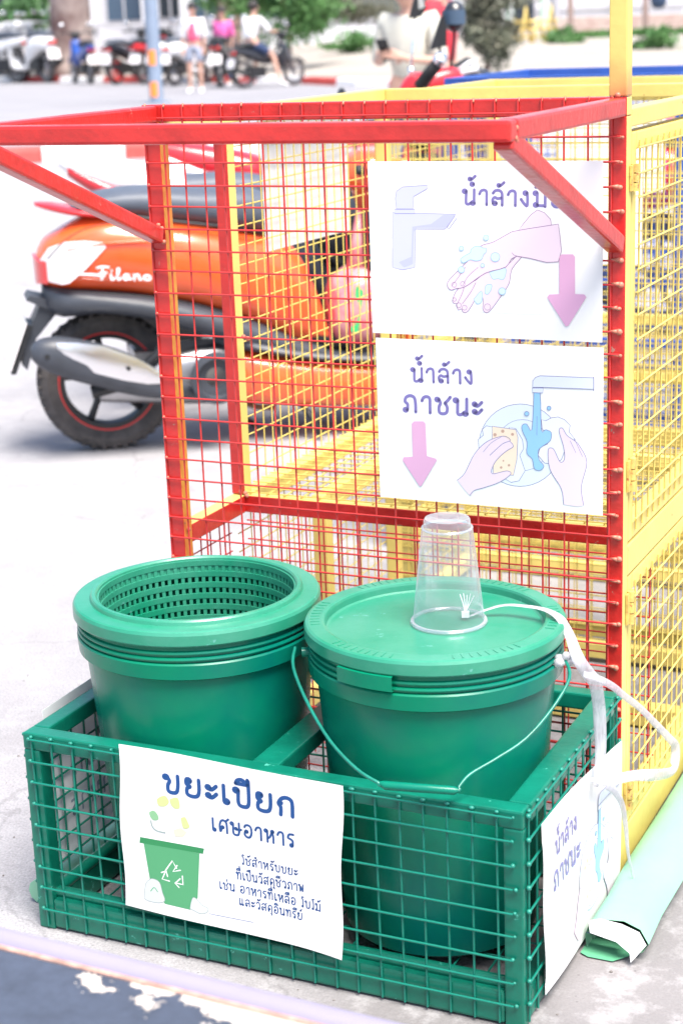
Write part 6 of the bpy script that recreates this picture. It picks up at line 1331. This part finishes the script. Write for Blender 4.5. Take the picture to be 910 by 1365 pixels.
# ================================================================== PEOPLE
def skin_fig(name, pts, edges, m, parent, sub=1):
    me = bpy.data.meshes.new(name)
    me.from_pydata([p[:3] for p in pts], edges, [])
    o = bpy.data.objects.new(name, me); COL.objects.link(o); o.parent = parent
    md = o.modifiers.new('skin', 'SKIN'); md.use_smooth_shade = True
    for i, p in enumerate(pts):
        sv = me.skin_vertices[0].data[i]
        sv.radius = (p[3], p[4] if len(p) > 4 else p[3]); sv.use_root = (i == 0)
    if sub:
        s_ = o.modifiers.new('sub', 'SUBSURF'); s_.levels = sub; s_.render_levels = sub
    me.materials.append(m)
    return o
def chain(n, start=0, root=None):
    e = [(start+i, start+i+1) for i in range(n-1)]
    return e
def person(loc, az, J, label, shirt, legs, sleeve=.55, short=True, hair='bun', vest=None, size=1.0, hands=True, shoes='whitecloth', z=0.0, hand_obj=None):
    """J: joint positions (local: x right, y forward, z up)"""
    root = empty('person', V(loc)+V((0, 0, z)), rz=-az, label=label, cat='person')
    root.scale = (size,)*3
    sk = M['skin']
    pts = [(*J['pelvis'], .115, .095), (*J['belly'], .110, .085), (*J['chest'], .125, .090), (*J['neck0'], .055), (*J['neck'], .048), (*J['head0'], .062, .07), (*J['head'], .082, .092), (*J['crown'], .058, .066)]
    edges = [(i, i+1) for i in range(7)]
    for s_ in 'LR':
        b = len(pts)
        pts += [(*J['sh'+s_], .050), (*J['el'+s_], .036), (*J['wr'+s_], .024), (*J['ha'+s_], .032, .018)]
        edges += [(2, b), (b, b+1), (b+1, b+2), (b+2, b+3)]
        wr, ha = V(J['wr'+s_]), V(J['ha'+s_]); d = (ha-wr).normalized()
        sd_ = d.cross(V((0, 1, .2))).normalized()
        for q, (off, ln) in enumerate(((-.026, .065), (-.009, .075), (.009, .072), (.026, .058))):
            c_ = len(pts); base = ha+sd_*off
            pts += [(*(base+d*.02), .0085), (*(base+d*(.02+ln*.6)+V((0, .006, -.006))), .0075), (*(base+d*(.01+ln)+V((0, .016, -.014))), .006)]
            edges += [(b+3, c_), (c_, c_+1), (c_+1, c_+2)]
        c_ = len(pts); th = wr+d*.035+sd_*(-.035)
        pts += [(*th, .010), (*(th+d*.035+sd_*(-.012)), .008)]; edges += [(b+3, c_), (c_, c_+1)]
    for s_ in 'LR':
        b = len(pts)
        pts += [(*J['hi'+s_], .085), (*J['kn'+s_], .055), (*(V(J['kn'+s_])*.6+V(J['an'+s_])*.4), .050), (*J['an'+s_], .034), (*J['to'+s_], .036, .022)]
        edges += [(0, b), (b, b+1), (b+1, b+2), (b+2, b+3), (b+3, b+4)]
    body = skin_fig('body', pts, edges, sk, root)
    # shirt: torso plus sleeves
    g = .022
    ch = V(J['chest'])
    P2 = [(*(V(J['pelvis'])+V((0, 0, .02))), .135, .115), (*J['belly'], .135, .110), (*J['chest'], .150, .112), (*(ch*.35+V(J['neck0'])*.65), .085, .075), (*(V(J['neck0'])+V((0, 0, .005))), .066, .062)]
    E2 = [(0, 1), (1, 2), (2, 3), (3, 4)]
    for s_ in 'LR':
        b = len(P2); s0, e0 = V(J['sh'+s_]), V(J['el'+s_])
        P2 += [(*s0, .072), (*(s0+(e0-s0)*sleeve*.6), .066), (*(s0+(e0-s0)*sleeve*1.3), .062)]
        E2 += [(2, b), (b, b+1), (b+1, b+2)]
    skin_fig('shirt', P2, E2, M[shirt], root)
    if vest:
        skin_fig('vest', [(*(V(J['pelvis'])+V((0, 0, .0))), .142, .124), (*J['belly'], .142, .120), (*J['chest'], .140, .125), (*(ch+V((0, 0, .10))), .105, .098)], [(0, 1), (1, 2), (2, 3)], M[vest], root)
    P3 = [(*(V(J['pelvis'])+V((0, 0, .03))), .125, .108), (*J['pelvis'], .135, .115)]; E3 = [(0, 1)]
    for s_ in 'LR':
        b = len(P3); h, k_, a_ = V(J['hi'+s_]), V(J['kn'+s_]), V(J['an'+s_])
        if short: P3 += [(*h, .105), (*(h*.45+k_*.55), .095), (*(h*.2+k_*.8), .088)]; E3 += [(1, b), (b, b+1), (b+1, b+2)]
        else: P3 += [(*h, .105), (*k_, .078), (*(a_+V((0, 0, .04))), .062)]; E3 += [(1, b), (b, b+1), (b+1, b+2)]
    skin_fig('shorts' if short else 'trousers', P3, E3, M[legs], root)
    for s_ in 'LR':
        a_, t_ = V(J['an'+s_]), V(J['to'+s_])
        mb = MB(); dd = (t_-a_); mb.tube([a_-dd*.35+V((0, 0, -.035)), a_+V((0, 0, -.03)), t_+V((0, 0, -.005)), t_+dd*.35+V((0, 0, -.01))], [.032, .045, .042, .022], 10, squash=.75); mb.build('shoe', M[shoes], root, smooth=True, world=False)
    hd, cr = V(J['head']), V(J['crown'])
    mb = MB()
    ax = (cr-V(J['head0'])).normalized()
    fy = V((0, 1, 0)); 
    mb.ball(hd+ax*.035-fy*.022, .104, 14, sc=(.92, 1.0, 1.0))
    if hair == 'bun': mb.ball(hd+ax*.05-fy*.13, .05, 10)
    if hair == 'long': mb.ball(hd-ax*.06-fy*.075, .085, 10, sc=(1, .7, 1.6))
    mb.build('hair', M['hair'], root, smooth=True, world=False)
    if hair != 'back':
        mb = MB(); f0 = hd+fy*.088
        for sx in (-1, 1): mb.ball(f0+V((.032*sx, -.004, .0)), .011, 8, sc=(1.3, .5, .8))
        mb.build('eyes', M['dark'], root, smooth=True, world=False)
        mb = MB(); mb.ball(f0+V((0, .008, -.028)), .014, 8, sc=(.8, 1, 1.5)); 
        for sx in (-1, 1): mb.ball(hd+V((.086*sx, -.005, -.015)), .020, 8, sc=(.4, .8, 1.3))
        mb.build('nose_and_ears', sk, root, smooth=True, world=False)
        mb = MB(); mb.ball(f0+V((0, -.006, -.062)), .020, 8, sc=(1.3, .4, .35)); mb.build('mouth', M['pinkcloth'], root, smooth=True, world=False)
    return root
def stand(w=1.0):
    J = dict(pelvis=(0, 0, .92), belly=(0, .01, 1.05), chest=(0, 0, 1.26), neck0=(0, -.005, 1.40), neck=(0, .005, 1.455), head0=(0, .02, 1.50), head=(0, .025, 1.58), crown=(0, .01, 1.66))
    for s_, x in (('L', -1), ('R', 1)):
        J['sh'+s_] = (.175*x, 0, 1.355); J['el'+s_] = (.215*x, -.02, 1.09); J['wr'+s_] = (.21*x, .04, .86); J['ha'+s_] = (.205*x, .055, .80)
        J['hi'+s_] = (.09*x, 0, .86); J['kn'+s_] = (.105*x, .02, .49); J['an'+s_] = (.11*x, 0, .09); J['to'+s_] = (.12*x, .13, .035)
    return J
# facing the forecourt
def toward(): return AZ+math.pi
J = stand(); J['pelvis'] = (0, 0, .90)
person(bp(-2.17, 36.9), toward()+R(8), J, 'standing person in pink vest over white sleeves and grey shorts, facing the carts', 'whitecloth', 'greycloth', sleeve=1.0, vest='pinkcloth', hair='short', size=1.06)
J = stand()
J['elR'] = (.22, -.10, 1.10); J['wrR'] = (.15, .10, 1.02); J['haR'] = (.12, .15, 1.03)
person(bp(-1.70, 40.3), AZ+R(200), J, 'person in bright pink shirt standing behind the black motorbikes', 'hotpink', 'navycloth', sleeve=.9, hair='bun', size=1.02, short=False)
J = dict(pelvis=(0, 0, .86), belly=(0, .05, .98), chest=(0, .10, 1.18), neck0=(0, .13, 1.31), neck=(0, .15, 1.36), head0=(0, .17, 1.41), head=(0, .18, 1.49), crown=(0, .16, 1.57))
for s_, x in (('L', -1), ('R', 1)):
    J['sh'+s_] = (.18*x, .10, 1.27); J['el'+s_] = (.25*x, .25, 1.07); J['wr'+s_] = (.22*x, .46, 1.03); J['ha'+s_] = (.22*x, .53, 1.04)
    J['hi'+s_] = (.10*x, .02, .82); J['kn'+s_] = (.20*x, .40, .66); J['an'+s_] = (.24*x, .42, .22); J['to'+s_] = (.26*x, .55, .16)
J['knR'] = (.26, .36, .60); J['anR'] = (.42, .36, .12); J['toR'] = (.48, .48, .05)
person(bp(-1.05, 38.15), AZ+R(38), J, 'seated person in white shirt and navy shorts on a black motorbike, back turned', 'whitecloth', 'navycloth', hair='bun', size=1.12, sleeve=.9)
# cream polo, head bent over a phone
J = stand()
J['head0'] = (0, .05, 1.49); J['head'] = (0, .08, 1.56); J['crown'] = (0, .05, 1.64)
J['elL'] = (-.235, .0, 1.08); J['wrL'] = (-.10, .22, 1.10); J['haL'] = (-.04, .27, 1.13)
J['elR'] = (.235, .0, 1.08); J['wrR'] = (.13, .22, 1.09); J['haR'] = (.08, .27, 1.12)
pp = person(bp(.68, 11.0), toward()+R(32), J, 'person in cream polo shirt looking down at a phone, behind the blue cart', 'creamcloth', 'khaki', sleeve=.85, hair='short', short=False, size=.92)
ph = empty('smartphone', pp.matrix_basis.translation, label='dark smartphone held in both hands of the person in cream polo', cat='phone')
ph.rotation_euler = (0, 0, -(toward()+R(32)))
mb = MB(); mb.box((.02, .305*.92, 1.165*.92), (.075, .012, .15), tilt=('X', R(-35))); mb.build('phone_body', M['phone'], ph, world=False, bevel=.003)
J = stand()
J['elR'] = (.26, .0, 1.12); J['wrR'] = (.22, .10, .93); J['haR'] = (.21, .13, .87)
person(bp(1.00, 12.6), toward()-R(62), J, 'person in red shirt standing behind the cream polo shirt, right arm hanging', 'redcloth', 'navycloth', sleeve=.8, hair='short', short=False, size=.97)

# ================================================================== GREY POLE
pl_ = empty('street_pole', bp(-2.59, 31.8, 0), label='grey blue pole with two orange reflectors standing in the road behind the red rail', cat='pole')
mb = MB(); mb.tube([(0, 0, 0), (0, 0, 6)], .125, 20); mb.build('shaft', M['poleblue'], pl_, smooth=True, auto=50, world=False)
mb = MB(); mb.box((0, 0, .02), (.36, .36, .04)); mb.build('base_plate', M['poleblue'], pl_, world=False)
for z_ in (.25, .80):
    mb = MB(); vv = -BD
    a0 = math.atan2(vv.y, vv.x)-.25
    mb.lathe([(.127, z_-.13), (.130, z_-.13), (.130, z_+.13), (.127, z_+.13)], (0, 0, 0), 8, a0=a0-.55, a1=a0+.55); mb.build('reflector', M['reflector'], pl_, world=False)

# ================================================================== TREES AND SHRUBS
def foliage(mb, c, rad, n, size, clumps=14, seed=1, flat=1.0):
    rg = random.Random(seed)
    cl = []
    for i in range(clumps):
        a = rg.uniform(0, 2*math.pi); b = rg.uniform(-1, 1); r_ = rg.uniform(.3, .95)
        s_ = math.sqrt(1-b*b)
        cl.append((V((c[0]+rad[0]*r_*s_*math.cos(a), c[1]+rad[1]*r_*s_*math.sin(a), c[2]+rad[2]*r_*b)), rg.uniform(.18, .42)))
    for i in range(n):
        cc_, cr = rg.choice(cl)
        p_ = cc_+V((rg.gauss(0, 1)*rad[0]*cr*.6, rg.gauss(0, 1)*rad[1]*cr*.6, rg.gauss(0, 1)*rad[2]*cr*.6*flat))
        q = Quaternion((rg.gauss(0, 1), rg.gauss(0, 1), rg.gauss(0, 1), rg.gauss(0, 1))).normalized()
        s_ = size*rg.uniform(.6, 1.4)
        mb.add([p_+q @ V(v_)*s_ for v_ in ((-.5, 0, 0), (0, -.22, 0), (.6, 0, .05), (0, .22, 0))], [(0, 1, 2, 3)])
def tree(lat, dep, z, trunk, crown, label, m_leaf, m_bark='bark2', name='tree', n=2500, size=.14, seed=1, cat='tree', group=None, clumps=18):
    root = empty(name, bp(lat, dep, z), label=label, cat=cat, group=group)
    if trunk:
        h, r0, r1, lean = trunk
        mb = MB(); rg = random.Random(seed)
        mb.tube([V((lean*t*t*h+rg.uniform(-.02, .02), 0, h*t-.05)) for t in (0, .06, .2, .4, .7, 1)], [r0*1.45, r0*1.1, r0, r0*.95, (r0+r1)/2, r1], 12)
        for k in range(4):
            a = rg.uniform(0, 6.28); b_ = V((lean*.5*h, 0, h*(.65+.08*k)))
            mb.tube([b_, b_+V((math.cos(a)*.5, math.sin(a)*.5, .5))*h*.3, b_+V((math.cos(a), math.sin(a), .9))*h*.45], [r1*.8, r1*.5, r1*.2], 7)
        mb.build('trunk', M[m_bark], root, smooth=True, world=False)
    if crown:
        mb = MB()
        for i, (c, rd, n_) in enumerate(crown): foliage(mb, c, rd, n_, size, clumps, seed*10+i)
        mb.build('crown', M[m_leaf], root, world=False, kind='stuff')
    return root
tree(-6.33, 50.0, .1, (6.5, .58, .5, .02), [((0, 0, 6.5), (3.2, 3, 1.8), 2500)], 'thick pale trunk of an old tree among the parked motorbikes at left', 'leafdark', 'bark', size=.3, seed=3)
tree(-0.25, 45.5, .12, (1.7, .07, .05, .03), [((-.1, 0, 1.50), (1.35, 1.0, .72), 3600), ((.6, .1, 1.95), (1.1, .9, .8), 2500), ((-.6, .1, 2.1), (1.0, .9, .6), 1800)], 'young bright green tree with thin trunk right of the seated person', 'leaf', size=.16, seed=4)
tree(-2.26, 56.0, .5, (5.0, .42, .3, .35), [((0, 0, 5.5), (2.6, 2.5, 1.5), 1500)], 'brown leaning trunk standing behind the people on motorbikes', 'leafdark', size=.3, seed=5)
tree(-1.6, 51.0, .3, None, [((0, 0, 1.9), (1.3, .8, .8), 2200)], 'bright green shrub behind the seated person', 'leaf', name='shrub', size=.17, seed=6, cat='shrub')
tree(-9.3, 60.0, .5, None, [((0, 0, 1.6), (1.6, 1, .75), 2600)], 'green shrub in the upper left corner behind the scooters', 'leafdark', name='shrub', size=.2, seed=7, cat='shrub')
tree(1.6, 50.0, .3, None, [((0, 0, .45), (1.0, .6, .28), 1500)], 'low green hedge plant left of the cream polo shirt', 'leaf', name='shrub', size=.12, seed=8, cat='shrub')
tree(1.7, 54.0, .5, None, [((0, 0, 1.3), (1.5, .8, .55), 1600)], 'olive green shrub behind the left shoulder of the cream polo', 'leafgrey', name='shrub', size=.15, seed=9, cat='shrub')
tree(3.15, 30.0, .08, (1.6, .05, .03, .12), [((.05, 0, .95), (.50, .5, .62), 5200), ((.1, 0, 1.6), (.50, .5, .4), 3200)], 'olive grey scrubby bush right of the red shirt', 'leafgrey', name='shrub', size=.10, seed=10, cat='shrub')
tree(7.45, 50.0, .25, None, [((0, 0, .42), (.58, .4, .36), 1500)], 'round bright green bush left of the tall yellow post', 'leaf', name='shrub', size=.11, seed=11, cat='shrub')
tree(8.96, 45.0, .2, None, [((0, 0, .42), (.62, .4, .36), 1500)], 'bright green bush right of the tall yellow post', 'leaf', name='shrub', size=.11, seed=12, cat='shrub')
mb = MB()
for i in range(900):
    la = random.uniform(8.0, 12.0); p_ = bp(la, 53+random.uniform(-.3, .3), .58+random.uniform(0, .16))
    a = random.uniform(0, 3.14)
    mb.add([p_, p_+V((math.cos(a)*.12, math.sin(a)*.12, .03)), p_+V((math.cos(a)*.05, 0, .13))], [(0, 1, 2)])
tag(mb.build('grass_strip', M['leaf']), 'low strip of green grass along the foot of the pale brick wall', 'grass', kind='stuff')

# ================================================================== BUILDINGS FAR BEHIND
def bgbox(mb, lat, dep, z0, z1, w, d, mi=0):
    """box aligned with the background frame"""
    c = bp(lat, dep, (z0+z1)/2)
    q = Matrix.Rotation(-AZ, 3, 'Z')
    vs_ = [q @ V((a*w/2, b*d/2, e*(z1-z0)/2))+c for a in (-1, 1) for b in (-1, 1) for e in (-1, 1)]
    mb.add(vs_, [(0, 1, 3, 2), (4, 6, 7, 5), (0, 4, 5, 1), (2, 3, 7, 6), (0, 2, 6, 4), (1, 5, 7, 3)], mi)
    return mb
bl_ = empty('building', bp(-7, 64, .5), label='white building with dark windows and columns behind the motorbikes', cat='building')
bgbox(MB(), -7.2, 66, .4, 7.0, 15.5, 3.0).build('wall', M['wallwhite'], bl_)
for la, w_, z0_, z1_, mm in ((-8.9, .9, 1.7, 3.6, 'glass'), (-6.2, 1.2, 1.7, 3.6, 'glass'), (-4.55, .75, 1.75, 3.4, 'dark'), (-3.3, .9, 1.7, 3.4, 'glass'), (-10.9, 2.2, 1.7, 3.5, 'dark'), (-4.9, .8, .95, 1.25, 'dark'), (-1.4, 1.6, 1.4, 3.2, 'glass')):
    f_ = bgbox(MB(), la, 64.45, z0_-.06, z1_+.06, w_+.14, .10).build('window', M['wallwhite'], bl_)
    bgbox(MB(), la, 64.38, z0_, z1_, w_, .02).build('pane', M[mm], f_)
    bgbox(MB(), la, 64.34, z0_, z1_, .06, .03).build('mullion', M['wallwhite'], f_)
for la in (-8.55, -7.3, -5.3, -3.95, -2.5): bgbox(MB(), la, 63.6, .4, 7, .42, .42).build('column', M['wallwhite'], bl_)
bgbox(MB(), -7.2, 63.3, 1.45, 1.6, 15.2, .12).build('railing', M['wallgrey'], bl_)
bgbox(MB(), -7.2, 63.9, .4, .75, 15.2, 1.0).build('plinth', M['wallgrey'], bl_)
gw = empty('garden_wall', bp(1, 60, .6), label='long low white wall behind the young tree and the cream polo', cat='wall')
bgbox(MB(), 1.0, 60, .5, 1.35, 9.0, .25).build('wall', M['wallwhite'], gw)
bgbox(MB(), 1.0, 60, 1.353, 1.44, 9.1, .35).build('coping', M['wallgrey'], gw)
b2 = empty('building', bp(9, 67, .7), label='low white shed with a dark doorway behind the yellow play frame', cat='building')
bgbox(MB(), 11.0, 68, .6, 5.5, 10.5, 3.0).build('wall', M['wallwhite'], b2)
d_ = bgbox(MB(), 8.35, 66.45, .9, 3.0, .95, .06).build('door', M['wallgrey'], b2)
bgbox(MB(), 8.35, 66.38, .9, 2.9, .8, .04).build('opening', M['dark'], d_)
bgbox(MB(), 11.6, 66.42, 1.50, 1.58, 5.6, .06).build('dark_band', M['wallgrey'], b2)
for la in (9.6, 11.9): bgbox(MB(), la, 66.3, .6, 5.4, .22, .2).build('pilaster', M['wallgrey'], b2)
bw = empty('brick_wall', bp(10.5, 58, .6), label='low pale brick wall at the right, beyond the two bushes', cat='wall')
bgbox(MB(), 11.2, 58, .5, 1.22, 5.8, .22).build('wall', M['brick'], bw)
for r_ in range(4):
    for i in range(14):
        o_ = bgbox(MB(), 8.55+i*.40+(.2 if r_ % 2 else 0), 57.88, .62+r_*.15, .75+r_*.15, .38, .03).build('brick', M['brick'], bw)
for la, dz_ in ((8.15, 0), (10.4, 0)):
    e_ = empty('wooden_post', bp(la, 53.5, .6), label='thin brown post left of the tall yellow post' if la < 9 else 'thin brown post right of the tall yellow post', cat='post')
    bgbox(MB(), la, 53.5, .55, 3.4, .16, .16).build('shaft', M['brown'], e_); bgbox(MB(), la, 53.5, .5, .66, .3, .3).build('footing', M['concrete_grey'], e_)
for la, lb in ((6.15, 'pale green and white post left of the yellow play frame'), (7.15, 'pale green and white post right of the yellow play frame')):
    e_ = empty('play_post', bp(la, 52, .55), label=lb, cat='post')
    bgbox(MB(), la, 52, .5, 3.0, .20, .20).build('shaft', M['greenpost'], e_); bgbox(MB(), la+.03, 51.88, .6, 3.0, .08, .03).build('white_strip', M['wallwhite'], e_)
py_ = empty('climbing_bars', bp(6.5, 51, .55), label='yellow climbing frame far behind, left of the tall yellow post', cat='play frame')
for a_, b_ in ((6.0, 6.35), (6.35, 6.65), (6.65, 7.05), (7.05, 7.4)):
    mb = MB(); h = 1.55 if a_ in (6.35, 7.05) else 1.2
    mb.tube([bp(a_, 51, .5), bp((a_+b_)/2, 51, h), bp(b_, 51.1, .55)], .06, 8); mb.build('arched_bar', M['sandplay'], py_, smooth=True)
for z_ in (.72, .95, 1.15):
    mb = MB(); mb.tube([bp(6.0, 51.1, z_), bp(7.4, 51.1, z_)], .04, 7); mb.build('cross_bar', M['sandplay'], py_, smooth=True)
bb = empty('rubbish_bag', bp(12.1, 60, 1.45), label='dark blue black bag hanging on the white wall in the upper right corner', cat='bag')
mb = MB(); mb.ball((0, 0, .25), .3, 10, sc=(1, .6, 1.1)); mb.build('bag_body', M['navy'], bb, smooth=True, world=False); mb = MB(); mb.ball((0, 0, .62), .1, 8); mb.build('bag_neck', M['navy'], bb, smooth=True, world=False)
